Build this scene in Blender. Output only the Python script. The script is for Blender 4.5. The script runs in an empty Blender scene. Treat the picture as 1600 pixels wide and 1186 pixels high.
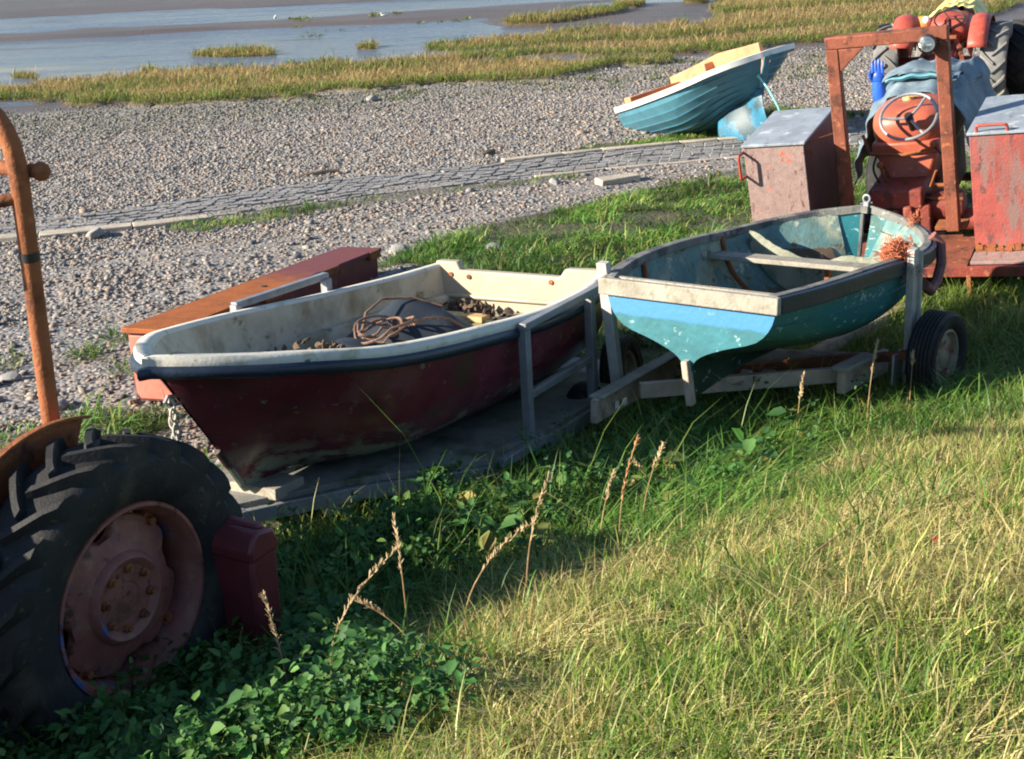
import bpy, bmesh, math, random
import numpy as np
from mathutils import Matrix, Vector
random.seed(7); RNG = np.random.default_rng(11)
S = bpy.context.scene
COL = S.collection
RAD = math.radians

# ------------------------------------------------------------------ camera, sky, sun, exposure
cam_d = bpy.data.cameras.new('camera'); cam = bpy.data.objects.new('camera', cam_d); COL.objects.link(cam)
cam_d.sensor_width = 36.0; cam_d.lens = 48.95; cam_d.clip_start = 0.1; cam_d.clip_end = 6000
PITCH, ROLL = RAD(20.59), RAD(2.52)
fw = Vector((0, math.cos(PITCH), -math.sin(PITCH))); rt = Vector((1, 0, 0)); up = rt.cross(fw)
rt2 = math.cos(ROLL)*rt - math.sin(ROLL)*up; up2 = math.cos(ROLL)*up + math.sin(ROLL)*rt
# image right axis tips down a little, so upright things lean left
CM = Matrix((rt2, up2, -fw)).transposed().to_4x4(); CM.translation = Vector((0, 0, 3.4))
cam.matrix_world = CM
S.camera = cam
SUN_AZ, SUN_EL = RAD(13), RAD(21)
W = bpy.data.worlds.new('World'); S.world = W; W.use_nodes = True
nt = W.node_tree; nt.nodes.clear()
sky = nt.nodes.new('ShaderNodeTexSky'); sky.sky_type = 'NISHITA'; sky.sun_disc = False
sky.sun_elevation = SUN_EL; sky.sun_rotation = math.atan2(-math.cos(SUN_AZ), -math.sin(SUN_AZ))
sky.air_density = 1.0; sky.dust_density = 0.15; sky.ozone_density = 2.5
bg = nt.nodes.new('ShaderNodeBackground'); bg.inputs['Strength'].default_value = 0.07
wo = nt.nodes.new('ShaderNodeOutputWorld')
nt.links.new(sky.outputs[0], bg.inputs[0]); nt.links.new(bg.outputs[0], wo.inputs[0])
sd = bpy.data.lights.new('sun', 'SUN'); sd.energy = 5.0; sd.angle = RAD(0.53); sd.color = (1.0, 0.9, 0.74)
so = bpy.data.objects.new('sun', sd); COL.objects.link(so)
LDIR = Vector((math.cos(SUN_AZ)*math.cos(SUN_EL), math.sin(SUN_AZ)*math.cos(SUN_EL), -math.sin(SUN_EL)))
so.rotation_euler = LDIR.to_track_quat('-Z', 'Y').to_euler()
S.view_settings.view_transform = 'Standard'; S.view_settings.look = 'None'
S.view_settings.exposure = 1.5; S.view_settings.gamma = 1.0; S.view_settings.use_curve_mapping = False
S.render.engine = 'CYCLES'
S.cycles.max_bounces = 6; S.cycles.diffuse_bounces = 3; S.cycles.glossy_bounces = 3; S.cycles.transmission_bounces = 4
S.cycles.transparent_max_bounces = 8
S.cycles.pixel_filter_type = 'BLACKMAN_HARRIS'; S.cycles.filter_width = 2.0
S.cycles.use_denoising = True

# ------------------------------------------------------------------ noise
def vnoise(x, y, seed=0):
    x = np.asarray(x, float); y = np.asarray(y, float)
    xi = np.floor(x).astype(np.int64); yi = np.floor(y).astype(np.int64)
    xf = x-xi; yf = y-yi; u = xf*xf*(3-2*xf); v = yf*yf*(3-2*yf)
    def h(a, b):
        n = (a*374761393 + b*668265263 + seed*982451653) & 0xffffffff
        n = ((n ^ (n >> 13))*1274126177) & 0xffffffff
        n = n ^ (n >> 16)
        return (n & 0xffff)/65535.0
    return (h(xi, yi)*(1-u)+h(xi+1, yi)*u)*(1-v) + (h(xi, yi+1)*(1-u)+h(xi+1, yi+1)*u)*v
def fbm(x, y, seed=0, oct=3):
    t = 0; a = 0.5; n = 0
    for k in range(oct):
        t = t + a*vnoise(np.asarray(x)*2**k, np.asarray(y)*2**k, seed+k*17); n += a; a *= .5
    return t/n
def sstep(a, b, x):
    t = np.clip((np.asarray(x, float)-a)/(b-a), 0, 1); return t*t*(3-2*t)
def inpoly(x, y, poly):
    x = np.asarray(x); y = np.asarray(y); r = np.zeros(x.shape, bool)
    n = len(poly)
    for i in range(n):
        x0, y0 = poly[i]; x1, y1 = poly[i-1]
        if y0 == y1: continue
        c = ((y0 > y) != (y1 > y)) & (x < (x1-x0)*(y-y0)/(y1-y0)+x0)
        r ^= c
    return r

# ------------------------------------------------------------------ node materials
def nd(t, kind, **kw):
    n = t.nodes.new('ShaderNode'+kind)
    for k, v in kw.items():
        if k in n.inputs: n.inputs[k].default_value = v
        else: setattr(n, k, v)
    return n
def mixc(t, fac, a, b):
    m = t.nodes.new('ShaderNodeMix'); m.data_type = 'RGBA'; m.clamp_factor = True
    for sock, v in ((m.inputs[0], fac), (m.inputs[6], a), (m.inputs[7], b)):
        if isinstance(v, (int, float)): sock.default_value = v
        elif isinstance(v, tuple): sock.default_value = (*v[:3], 1)
        else: t.links.new(v, sock)
    return m.outputs[2]
def noise_mask(t, co, scale, thr, soft, stretch=(1, 1, 1), detail=5, off=0.0, dist=0.0):
    mp = nd(t, 'Mapping'); mp.inputs['Scale'].default_value = stretch; mp.inputs['Location'].default_value = (off, off*1.7, off*.6)
    t.links.new(co, mp.inputs[0])
    n = nd(t, 'TexNoise', Scale=scale, Detail=detail, Roughness=.62, Distortion=dist); t.links.new(mp.outputs[0], n.inputs['Vector'])
    r = nd(t, 'MapRange'); r.interpolation_type = 'SMOOTHSTEP'
    r.inputs['From Min'].default_value = thr; r.inputs['From Max'].default_value = thr+soft
    t.links.new(n.outputs[0], r.inputs['Value'])
    return r.outputs[0], n.outputs[0]
def mat(name, base, spots=(), vary=.18, vscale=6, rough=.6, metal=0.0, bump=(40, .15), bands=(), spec=.5, rspots=0.0):
    """painted / weathered surface: base colour broken by noise, patches (colour, scale, threshold, softness[, stretch]) and bands along an axis."""
    m = bpy.data.materials.new(name); m.use_nodes = True; t = m.node_tree; t.nodes.clear()
    out = nd(t, 'OutputMaterial'); b = nd(t, 'BsdfPrincipled'); t.links.new(b.outputs[0], out.inputs[0])
    tc = nd(t, 'TexCoord'); co = tc.outputs['Object']
    f, _ = noise_mask(t, co, vscale, .3, .4)
    d = tuple(c*(1-vary) for c in base); l = tuple(min(1, c*(1+vary)) for c in base)
    c = mixc(t, f, d, l)
    for i, bd in enumerate(bands):
        col, ax, thr, soft, wob = bd
        sp = nd(t, 'SeparateXYZ'); t.links.new(co, sp.inputs[0])
        _, n = noise_mask(t, co, 9, 0, 1, off=3+i)
        ad = nd(t, 'Math', operation='MULTIPLY_ADD'); ad.inputs[1].default_value = wob; t.links.new(n, ad.inputs[0]); t.links.new(sp.outputs[ax], ad.inputs[2])
        r = nd(t, 'MapRange'); r.inputs['From Min'].default_value = thr+wob*.5; r.inputs['From Max'].default_value = thr+wob*.5+soft
        t.links.new(ad.outputs[0], r.inputs['Value'])
        c = mixc(t, r.outputs[0], c, col)
    rg = None
    for i, s in enumerate(spots):
        col, sc, thr, soft = s[:4]; st = s[4] if len(s) > 4 else (1, 1, 1)
        f, _ = noise_mask(t, co, sc, thr, soft, st, off=1.3+i*2.9)
        if len(s) > 5:
            sp = nd(t, 'SeparateXYZ'); t.links.new(co, sp.inputs[0]); zr = nd(t, 'MapRange'); zr.inputs['From Min'].default_value = s[5]+.12; zr.inputs['From Max'].default_value = s[5]-.04; t.links.new(sp.outputs[2], zr.inputs['Value'])
            mu = nd(t, 'Math', operation='MULTIPLY'); t.links.new(f, mu.inputs[0]); t.links.new(zr.outputs[0], mu.inputs[1]); f = mu.outputs[0]
        c = mixc(t, f, c, col); rg = f
    t.links.new(c, b.inputs['Base Color'])
    b.inputs['Roughness'].default_value = rough; b.inputs['Metallic'].default_value = metal
    b.inputs['Specular IOR Level'].default_value = spec
    if rg is not None and rspots:
        mm = nd(t, 'MapRange'); mm.inputs['To Min'].default_value = rough; mm.inputs['To Max'].default_value = min(1, rough+rspots)
        t.links.new(rg, mm.inputs['Value']); t.links.new(mm.outputs[0], b.inputs['Roughness'])
    if bump:
        n2 = nd(t, 'TexNoise', Scale=bump[0], Detail=4, Roughness=.6); t.links.new(co, n2.inputs['Vector'])
        bp = nd(t, 'Bump', Strength=bump[1], Distance=.02); t.links.new(n2.outputs[0], bp.inputs['Height']); t.links.new(bp.outputs[0], b.inputs['Normal'])
    return m
def leaf_mat(name, trans=.3, rough=.55):
    m = bpy.data.materials.new(name); m.use_nodes = True; t = m.node_tree; t.nodes.clear()
    out = nd(t, 'OutputMaterial'); b = nd(t, 'BsdfPrincipled'); at = nd(t, 'Attribute'); at.attribute_name = 'Col'
    t.links.new(at.outputs['Color'], b.inputs['Base Color']); b.inputs['Roughness'].default_value = rough; b.inputs['Specular IOR Level'].default_value = .35
    tr = nd(t, 'BsdfTranslucent'); t.links.new(at.outputs['Color'], tr.inputs[0])
    mx = nd(t, 'MixShader'); mx.inputs[0].default_value = trans
    t.links.new(b.outputs[0], mx.inputs[1]); t.links.new(tr.outputs[0], mx.inputs[2]); t.links.new(mx.outputs[0], out.inputs[0])
    return m

RUSTY = ((.085, .03, .016), 9, .52, .14)
M = {}
M['rust'] = mat('rust', (.24, .085, .035), [((.07, .028, .018), 7, .5, .2), ((.36, .14, .05), 14, .58, .15)], rough=.85, bump=(55, .35), spec=.25)
M['rust_orange'] = mat('rusty_orange_paint', (.20, .062, .036), [((.075, .03, .02), 7, .50, .15), ((.34, .12, .05), 16, .58, .1)], rough=.7, bump=(60, .25), spec=.3)
M['red_paint'] = mat('faded_red_paint', (.36, .06, .038), [((.30, .09, .06), 6, .5, .2), ((.09, .03, .02), 11, .6, .08), ((.52, .16, .1), 16, .62, .12)], rough=.5, bump=(50, .1))
M['red_dark'] = mat('greasy_red_paint', (.20, .038, .026), [((.06, .022, .016), 7, .48, .18), ((.32, .10, .05), 17, .6, .1)], rough=.65, bump=(45, .3))
M['tank_red'] = mat('tank_orange_red', (.36, .088, .05), [((.22, .07, .03), 5, .62, .12), ((.50, .2, .13), 12, .6, .15)], rough=.42, bump=(40, .05))
M['box_pink'] = mat('weathered_pink_red_paint', (.25, .17, .155), [((.58, .10, .045), 8, .61, .07), ((.20, .09, .07), 30, .58, .1), ((.13, .06, .05), 4, .60, .06, (1, 6, 2))], rough=.7, bump=(70, .25), vary=.15, vscale=25)
M['box_red'] = mat('streaked_red_paint', (.29, .062, .052), [((.20, .115, .105), 7, .5, .12, (1, 1, .25)), ((.52, .07, .03), 6, .6, .06, (1, 1, .3)), ((.12, .05, .045), 24, .56, .1, (1, 1, .5)), ((.20, .10, .09), 3, .54, .2, (1, 1, .4))], rough=.6, bump=(60, .25))
M['box_side'] = mat('dark_purple_shade_side', (.07, .04, .045), [((.12, .06, .04), 6, .55, .2, (1, 1, .3))], rough=.6)  # dark tone puts the shade of the unlit sides into the colour
M['zinc'] = mat('weathered_grey_sheet', (.22, .25, .29), [((.42, .45, .48), 6, .56, .12), ((.12, .13, .16), 5, .55, .2, (1, 3, 1))], rough=.55, bump=(30, .15))
M['tyre'] = mat('black_tyre_rubber', (.016, .016, .017), [((.05, .043, .035), 5, .5, .25), ((.07, .06, .045), 28, .6, .12)], rough=.72, bump=(70, .2), spec=.35)
M['tyre_dusty'] = mat('dusty_tyre_rubber', (.16, .157, .152), [((.22, .205, .185), 8, .48, .25)], rough=.85, bump=(60, .2), spec=.3)
M['rim_red'] = mat('faded_red_rim', (.22, .075, .06), [((.03, .09, .28), 4.1, .575, .1), ((.06, .026, .018), 8, .57, .07), ((.26, .12, .08), 14, .5, .2)], rough=.6, bump=(50, .12))
M['hub_rust'] = mat('rust_eaten_hub_plate', (.22, .078, .058), [((.12, .05, .025), 13, .50, .2), ((.03, .016, .012), 19, .59, .09)], rough=.8, bump=(40, .3))
M['rim_white'] = mat('rusty_cream_rim', (.27, .23, .18), [((.17, .07, .03), 8, .45, .15)], rough=.6)
M['maroon'] = mat('maroon_gelcoat', (.13, .025, .037), [((.065, .05, .028), 3, .50, .25), ((.28, .29, .21), 5, .47, .12, (1, 1, 1.7), .16), ((.18, .16, .13), 13, .63, .08), ((.16, .06, .065), 2.2, .55, .2)], rough=.24, bump=(9, .05), vary=.3, vscale=3, rspots=.4)
M['maroon_foot'] = mat('scuffed_grey_green_keel', (.24, .25, .19), [((.05, .025, .02), 7, .5, .1)], rough=.6)
M['maroon_box'] = mat('maroon_box_paint_and_shade', (.13, .022, .026), [((.22, .07, .03), 8, .6, .12)], rough=.5)
M['salmon'] = mat('salmon_paint_sunlit_tone', (.50, .14, .095), [((.40, .12, .06), 6, .62, .15)], rough=.55, bump=(50, .08))
M['rust_lid'] = mat('bright_rust_lid', (.30, .088, .022), [((.17, .05, .03), 4, .58, .2), ((.42, .15, .04), 9, .62, .15)], bands=[((.15, .045, .05), 'X', 1.6, .5, .9)], rough=.8, bump=(60, .25), spec=.25)
M['cream'] = mat('dirty_cream_gelcoat', (.39, .33, .235), [((.40, .30, .18), 4, .56, .2, (1, 1, .5)), ((.25, .19, .12), 11, .66, .08), ((.48, .22, .10), 6, .72, .06, (1, 1, .3))], rough=.5, bump=(30, .08), vary=.1)
M['cream_in'] = mat('grimy_cream_inner_hull', (.45, .40, .30), [((.25, .20, .115), 4, .46, .25, (1, 1, .6)), ((.14, .13, .07), 10, .58, .12), ((.30, .16, .07), 17, .66, .06)], rough=.6, bump=(30, .12), vary=.15)
M['cream_rim'] = mat('chalky_white_gunwale', (.56, .54, .47), [((.38, .36, .27), 7, .52, .14), ((.14, .15, .07), 13, .63, .06), ((.5, .25, .1), 7, .76, .05)], rough=.55, bump=(40, .12), vary=.08)
M['navy'] = mat('navy_rubbing_strip', (.012, .022, .042), [((.05, .06, .07), 9, .62, .15)], rough=.4)
M['galv'] = mat('galvanised_grey_steel', (.24, .25, .27), [((.14, .13, .12), 8, .55, .2), ((.30, .16, .08), 14, .74, .06)], rough=.55, metal=.35, bump=(40, .1))
M['deck'] = mat('mossy_grey_plywood', (.19, .19, .17), [((.065, .075, .03), 3, .48, .2), ((.11, .085, .055), 7, .6, .15)], rough=.85, bump=(30, .3))
M['timber'] = mat('weathered_grey_timber', (.285, .26, .215), [((.20, .18, .13), 6, .5, .2, (.3, 3, 3)), ((.34, .26, .08), 11, .68, .1)], rough=.85, bump=(50, .3))
M['timber_dark'] = mat('dark_lichened_rail', (.14, .14, .13), [((.30, .29, .25), 10, .55, .15, (.4, 2, 2)), ((.06, .06, .07), 5, .52, .1)], rough=.85, bump=(50, .3))
M['timber_tan'] = mat('tan_painted_beam', (.42, .33, .26), [((.17, .13, .10), 5, .52, .2), ((.5, .47, .4), 12, .70, .04)], rough=.75, bump=(40, .2))
M['post_pale'] = mat('pale_grey_painted_post', (.40, .385, .36), [((.30, .28, .26), 9, .52, .15, (2, 2, .5))], rough=.65)
M['teal'] = mat('teal_hull_paint_low_shade', (.010, .040, .030), [((.02, .07, .06), 2.4, .5, .25), ((.26, .38, .36), 15, .60, .05, (1, 1, 1.8)), ((.34, .40, .37), 5, .66, .02)], bands=[((.016, .135, .16), 'Z', .17, .13, .06)], rough=.45, bump=(25, .12), vary=.25, vscale=4)  # lower hull set green-black in the colour, standing for its shade
M['transom'] = mat('blue_and_teal_transom_paint', (.018, .135, .165), [((.25, .38, .40), 11, .64, .06), ((.44, .52, .54), 3.1, .635, .12), ((.04, .14, .13), 6, .62, .12, (3, 3, .4))], rough=.5, bump=(25, .1), bands=[((.035, .185, .38), 'Z', .395, .02, .035)])
M['inner_blue'] = mat('peeling_pale_blue_inner_hull', (.10, .19, .19), [((.24, .27, .21), 3.6, .5, .12, (1, 1, 1)), ((.09, .13, .11), 7, .56, .15), ((.03, .28, .50), 2.1, .68, .03), ((.40, .41, .34), 6, .60, .08), ((.10, .085, .05), 11, .56, .1)], rough=.75, bump=(25, .25), vary=.2)
M['bow_shelf'] = mat('rotten_cream_bow_deck', (.22, .225, .17), [((.13, .16, .12), 6, .48, .15), ((.09, .075, .04), 9, .54, .12), ((.38, .38, .30), 4, .6, .1)], rough=.8, bump=(30, .4))
M['inner_floor'] = mat('grimy_bilge', (.16, .19, .17), [((.08, .08, .06), 5, .5, .2)], rough=.7)
M['frayed'] = mat('frayed_orange_rope', (.50, .15, .07), [((.26, .09, .06), 20, .5, .2)], rough=.9, bump=None)
M['frayed_grey'] = mat('frayed_grey_rope', (.36, .28, .24), [((.2, .14, .12), 20, .5, .2)], rough=.9, bump=None)
M['maroon_rope'] = mat('dull_red_hose', (.22, .085, .07), [((.12, .05, .05), 20, .5, .2)], rough=.8)
M['blue_hull'] = mat('sky_blue_clinker_paint', (.062, .18, .24), [((.05, .14, .19), 3, .5, .2)], rough=.4, bump=None, vary=.08)
M['white_rim'] = mat('white_gunwale_paint', (.66, .66, .62), [((.6, .6, .55), 6, .66, .1)], rough=.45, bump=None, vary=.04)
M['peach'] = mat('peach_inner_paint', (.50, .235, .12), [((.50, .25, .12), 4, .56, .2)], rough=.55, bump=None)
M['blue_tarp'] = mat('bright_blue_tarp', (.010, .13, .22), [((.34, .40, .30), 5.3, .62, .05), ((.010, .045, .07), 3, .44, .12)], rough=.5)
M['cyan_rope'] = mat('pale_cyan_rope', (.20, .55, .55), rough=.8, bump=None)
M['tarp'] = mat('slate_blue_canvas_tarp', (.115, .165, .205), [((.20, .26, .30), 5, .52, .2), ((.07, .09, .11), 9, .58, .15)], rough=.75, bump=(45, .2))
M['tarp_hem'] = mat('turquoise_tarp_hem', (.16, .42, .50), [((.35, .55, .6), 20, .55, .1)], rough=.6)
M['yellow_tarp'] = mat('pale_yellow_tarp', (.66, .56, .20), [((.35, .42, .14), 4, .55, .1), ((.75, .65, .35), 9, .55, .2)], rough=.6)
M['glove'] = mat('bright_blue_rubber', (.02, .10, .52), [((.015, .06, .34), 9, .5, .2)], rough=.4)
M['grey_wheel'] = mat('grey_plastic_rim', (.10, .10, .105), rough=.4, bump=None)
M['black'] = mat('black_metal', (.012, .012, .013), rough=.5, bump=None)
M['rubber_sheet'] = mat('navy_black_rubber_sheet', (.012, .018, .028), [((.05, .05, .05), 6, .58, .2)], rough=.6, bump=(20, .12))
M['cane'] = mat('brown_old_rope', (.17, .10, .07), [((.40, .30, .22), 20, .55, .2), ((.10, .06, .04), 12, .58, .1)], rough=.9, bump=(90, .3))
M['litter_and_shade'] = mat('rotten_leaves_and_bow_shade', (.09, .06, .04), [((.26, .2, .15), 18, .6, .1)], rough=.9)  # leaf debris, also the shade liner in the dinghy bow
M['brass_tan'] = mat('ochre_plank', (.52, .36, .16), [((.35, .22, .1), 6, .55, .2)], rough=.6)
M['chain'] = mat('pale_weathered_chain', (.42, .40, .34), [((.24, .20, .15), 25, .5, .2)], rough=.7)
M['concrete'] = mat('sandy_concrete', (.40, .345, .275), [((.26, .23, .19), 5, .52, .25), ((.16, .15, .12), 14, .66, .1)], rough=.9, bump=(35, .3))
M['sett'] = mat('grey_stone_setts', (.225, .215, .21), [((.16, .16, .155), 2.2, .5, .2), ((.34, .32, .30), 4.5, .55, .2), ((.10, .11, .07), 3.1, .62, .1)], rough=.85, bump=(30, .35), vary=.25, vscale=7)
M['wood_drift'] = mat('dark_driftwood', (.10, .08, .06), [((.22, .18, .14), 12, .55, .2)], rough=.9, bump=(40, .4))
M['stone'] = mat('grey_boulder', (.26, .25, .235), [((.15, .15, .15), 6, .5, .2), ((.38, .34, .30), 9, .58, .2)], rough=.9, bump=(20, .4))
M['chrome'] = mat('chrome_reflector', (.85, .85, .86), rough=.3, metal=1.0, bump=None, vary=.02)
M['cream_white'] = mat('white_plastic', (.7, .68, .62), rough=.5, bump=None)
M['orange_plastic'] = mat('orange_buoy_plastic', (.7, .26, .06), [((.75, .5, .3), 9, .6, .1)], rough=.5, bump=None)
M['grass'] = leaf_mat('grass_blades', .38, .5)
M['weed'] = leaf_mat('broad_leaves', .25, .65)
M['marsh'] = leaf_mat('marsh_blades', .45, .6)
M['straw'] = leaf_mat('dry_straw', .2, .7)
def glass_mat():
    m = bpy.data.materials.new('lens_glass'); m.use_nodes = True; t = m.node_tree; t.nodes.clear(); out = nd(t, 'OutputMaterial')
    tr = nd(t, 'BsdfTransparent'); gl = nd(t, 'BsdfGlossy', Roughness=.15); mx = nd(t, 'MixShader'); mx.inputs[0].default_value = .25
    tc = nd(t, 'TexCoord'); w = nd(t, 'TexWave', Scale=22); t.links.new(tc.outputs['Object'], w.inputs['Vector']); bp = nd(t, 'Bump', Strength=.4); t.links.new(w.outputs[1], bp.inputs['Height']); t.links.new(bp.outputs[0], gl.inputs['Normal'])
    t.links.new(tr.outputs[0], mx.inputs[1]); t.links.new(gl.outputs[0], mx.inputs[2]); t.links.new(mx.outputs[0], out.inputs[0]); return m
M['lens'] = glass_mat()

# ------------------------------------------------------------------ mesh helpers
def rotm(yaw=0, pitch=0, roll=0):
    cy, sy, cp, sp, cr, sr = math.cos(yaw), math.sin(yaw), math.cos(pitch), math.sin(pitch), math.cos(roll), math.sin(roll)
    Rz = np.array([[cy, -sy, 0], [sy, cy, 0], [0, 0, 1]]); Ry = np.array([[cp, 0, -sp], [0, 1, 0], [sp, 0, cp]]); Rx = np.array([[1, 0, 0], [0, cr, -sr], [0, sr, cr]])
    return Rz@Ry@Rx
def spl(xs, ys, x):
    xs = np.array(xs, float); ys = np.array(ys, float); x = np.asarray(x, float)
    d = np.gradient(ys, xs) if ys.ndim == 1 else np.stack([np.gradient(ys[:, k], xs) for k in range(ys.shape[1])], 1)
    i = np.clip(np.searchsorted(xs, x)-1, 0, len(xs)-2); h = xs[i+1]-xs[i]; t = (x-xs[i])/h
    if ys.ndim > 1: t = t[..., None]; h = h[..., None]
    return (2*t**3-3*t**2+1)*ys[i]+(t**3-2*t**2+t)*h*d[i]+(-2*t**3+3*t**2)*ys[i+1]+(t**3-t**2)*h*d[i+1]
class MB:
    def __init__(s): s.v = []; s.f = []
    def add(s, vs, fs):
        o = len(s.v); s.v += [tuple(map(float, p)) for p in vs]; s.f += [tuple(i+o for i in f) for f in fs]; return s
    def box(s, c, d, R=None, taper=None):
        R = np.eye(3) if R is None else R; c = np.array(c, float); vs = []
        for z in (-.5, .5):
            k = 1 if (taper is None or z < 0) else taper
            for x, y in ((-.5, -.5), (.5, -.5), (.5, .5), (-.5, .5)):
                vs.append(c+R@np.array([x*d[0]*k, y*d[1]*k, z*d[2]]))
        return s.add(vs, [(3, 2, 1, 0), (4, 5, 6, 7), (0, 1, 5, 4), (1, 2, 6, 5), (2, 3, 7, 6), (3, 0, 4, 7)])
    def beam(s, a, b, w, h, upv=(0, 0, 1)):
        a = np.array(a, float); b = np.array(b, float); x = b-a; L = np.linalg.norm(x); x /= L
        u = np.array(upv, float); y = np.cross(u, x); y /= np.linalg.norm(y); z = np.cross(x, y)
        return s.box((a+b)/2, (L, w, h), np.stack([x, y, z], 1))
    def loft(s, rows, closed=False, caps=False):
        n = len(rows[0]); vs = [p for r in rows for p in r]; fs = []
        for i in range(len(rows)-1):
            for j in range(n if closed else n-1):
                k = (j+1) % n; fs.append((i*n+j, i*n+k, (i+1)*n+k, (i+1)*n+j))
        if caps: fs.append(tuple(range(n-1, -1, -1))); fs.append(tuple((len(rows)-1)*n+j for j in range(n)))
        return s.add(vs, fs)
    def tube(s, pts, r, n=10, closed=False, caps=True):
        P = np.array(pts, float); rr = np.full(len(P), r) if np.isscalar(r) else np.array(r, float)
        T = np.gradient(P, axis=0) if not closed else np.roll(P, -1, 0)-np.roll(P, 1, 0)
        T /= np.linalg.norm(T, axis=1)[:, None]+1e-12
        a = np.array([0, 0, 1.]) if abs(T[0][2]) < .9 else np.array([1., 0, 0])
        N = np.cross(T[0], a); N /= np.linalg.norm(N); rows = []
        for p, t, q in zip(P, T, rr):
            N = N-t*(N@t); N /= np.linalg.norm(N)+1e-12; B = np.cross(t, N)
            rows.append([p+q*(math.cos(u)*N+math.sin(u)*B) for u in np.linspace(0, 2*math.pi, n, endpoint=False)])
        if closed: rows.append(rows[0])
        return s.loft(rows, True, caps and not closed)
    def lathe(s, prof, n=32, c=(0, 0, 0), R=None, wob=None, lo=0, hi=2*math.pi):
        """prof: list of (radius, along); axis = local y."""
        R = np.eye(3) if R is None else R; c = np.array(c, float); rows = []
        full = hi-lo > 6.28
        for u in np.linspace(lo, hi, n, endpoint=not full):
            rows.append([c+R@np.array([r*math.cos(u), h, r*math.sin(u)]) for r, h in prof])
        if full: rows.append(rows[0])
        return s.loft(rows)
    def ellipsoid(s, c, r, R=None, nu=16, nv=10, pw=1.0):
        R = np.eye(3) if R is None else R; rows = []
        sg = lambda v: math.copysign(abs(v)**pw, v)
        for v in np.linspace(-math.pi/2, math.pi/2, nv):
            rows.append([np.array(c)+R@np.array([r[0]*sg(math.cos(v))*sg(math.cos(u)), r[1]*sg(math.cos(v))*sg(math.sin(u)), r[2]*sg(math.sin(v))]) for u in np.linspace(0, 2*math.pi, nu, endpoint=False)])
        return s.loft(rows, True)
    def prism(s, poly, axis, a, b):
        """extrude a 2-D polygon along an axis (0,1,2) from a to b."""
        def pt(p, h):
            q = [0, 0, 0]; o = [k for k in range(3) if k != axis]; q[o[0]], q[o[1]] = p; q[axis] = h; return q
        n = len(poly); vs = [pt(p, a) for p in poly]+[pt(p, b) for p in poly]
        return s.add(vs, [tuple(range(n-1, -1, -1)), tuple(range(n, 2*n))]+[(i, (i+1) % n, n+(i+1) % n, n+i) for i in range(n)])
    def obj(s, name, m, parent=None, smooth=True, bevel=0, sub=0, solid=0, angle=35):
        me = bpy.data.meshes.new(name); me.from_pydata(s.v, [], s.f)
        bm = bmesh.new(); bm.from_mesh(me); bmesh.ops.remove_doubles(bm, verts=bm.verts, dist=1e-5); bmesh.ops.recalc_face_normals(bm, faces=bm.faces); bm.to_mesh(me); bm.free()
        o = bpy.data.objects.new(name, me); COL.objects.link(o)
        me.materials.append(M[m] if isinstance(m, str) else m)
        if smooth:
            me.polygons.foreach_set('use_smooth', [True]*len(me.polygons))
            me.set_sharp_from_angle(angle=RAD(angle))
        if parent: o.parent = parent
        if solid:
            q = o.modifiers.new('solid', 'SOLIDIFY'); q.thickness = solid; q.offset = 0
        if bevel:
            q = o.modifiers.new('bevel', 'BEVEL'); q.width = bevel; q.segments = 2; q.limit_method = 'ANGLE'; q.angle_limit = RAD(40)
        if sub:
            q = o.modifiers.new('sub', 'SUBSURF'); q.levels = sub; q.render_levels = sub
        return o
def tag(o, label, cat, group=None, kind=None):
    if label: o['label'] = label
    if cat: o['category'] = cat
    if group: o['group'] = group
    if kind: o['kind'] = kind
    return o
def empty(name, label, cat, pose=None, loc=None, group=None):
    o = bpy.data.objects.new(name, None); COL.objects.link(o); o.empty_display_size = .2
    if pose is not None:
        A, p = pose; m = Matrix([list(r)+[0] for r in A]+[[0, 0, 0, 1]]); m.translation = Vector(p); o.matrix_world = m
    elif loc is not None: o.location = loc
    return tag(o, label, cat, group)
def part_empty(name, parent, loc=(0, 0, 0), R=None):
    o = bpy.data.objects.new(name, None); COL.objects.link(o); o.empty_display_size = .1; o.parent = parent
    m = Matrix([list(r)+[0] for r in (np.eye(3) if R is None else R)]+[[0, 0, 0, 1]]); m.translation = Vector(loc); o.matrix_local = m
    return o
def np_mesh(name, V, loops, starts, totals, col=None, m=None, smooth=True):
    me = bpy.data.meshes.new(name); me.vertices.add(len(V)); me.vertices.foreach_set('co', V.astype(np.float32).ravel())
    me.loops.add(len(loops)); me.loops.foreach_set('vertex_index', loops.astype(np.int32))
    me.polygons.add(len(starts)); me.polygons.foreach_set('loop_start', starts.astype(np.int32)); me.polygons.foreach_set('loop_total', totals.astype(np.int32))
    if smooth: me.polygons.foreach_set('use_smooth', np.ones(len(starts), bool))
    if col is not None:
        ca = me.color_attributes.new('Col', 'FLOAT_COLOR', 'POINT'); c4 = np.ones((len(V), 4), np.float32); c4[:, :3] = col; ca.data.foreach_set('color', c4.ravel())
    me.update(calc_edges=True); me.validate()
    o = bpy.data.objects.new(name, me); COL.objects.link(o)
    if m is not None: me.materials.append(m)
    return o

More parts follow.
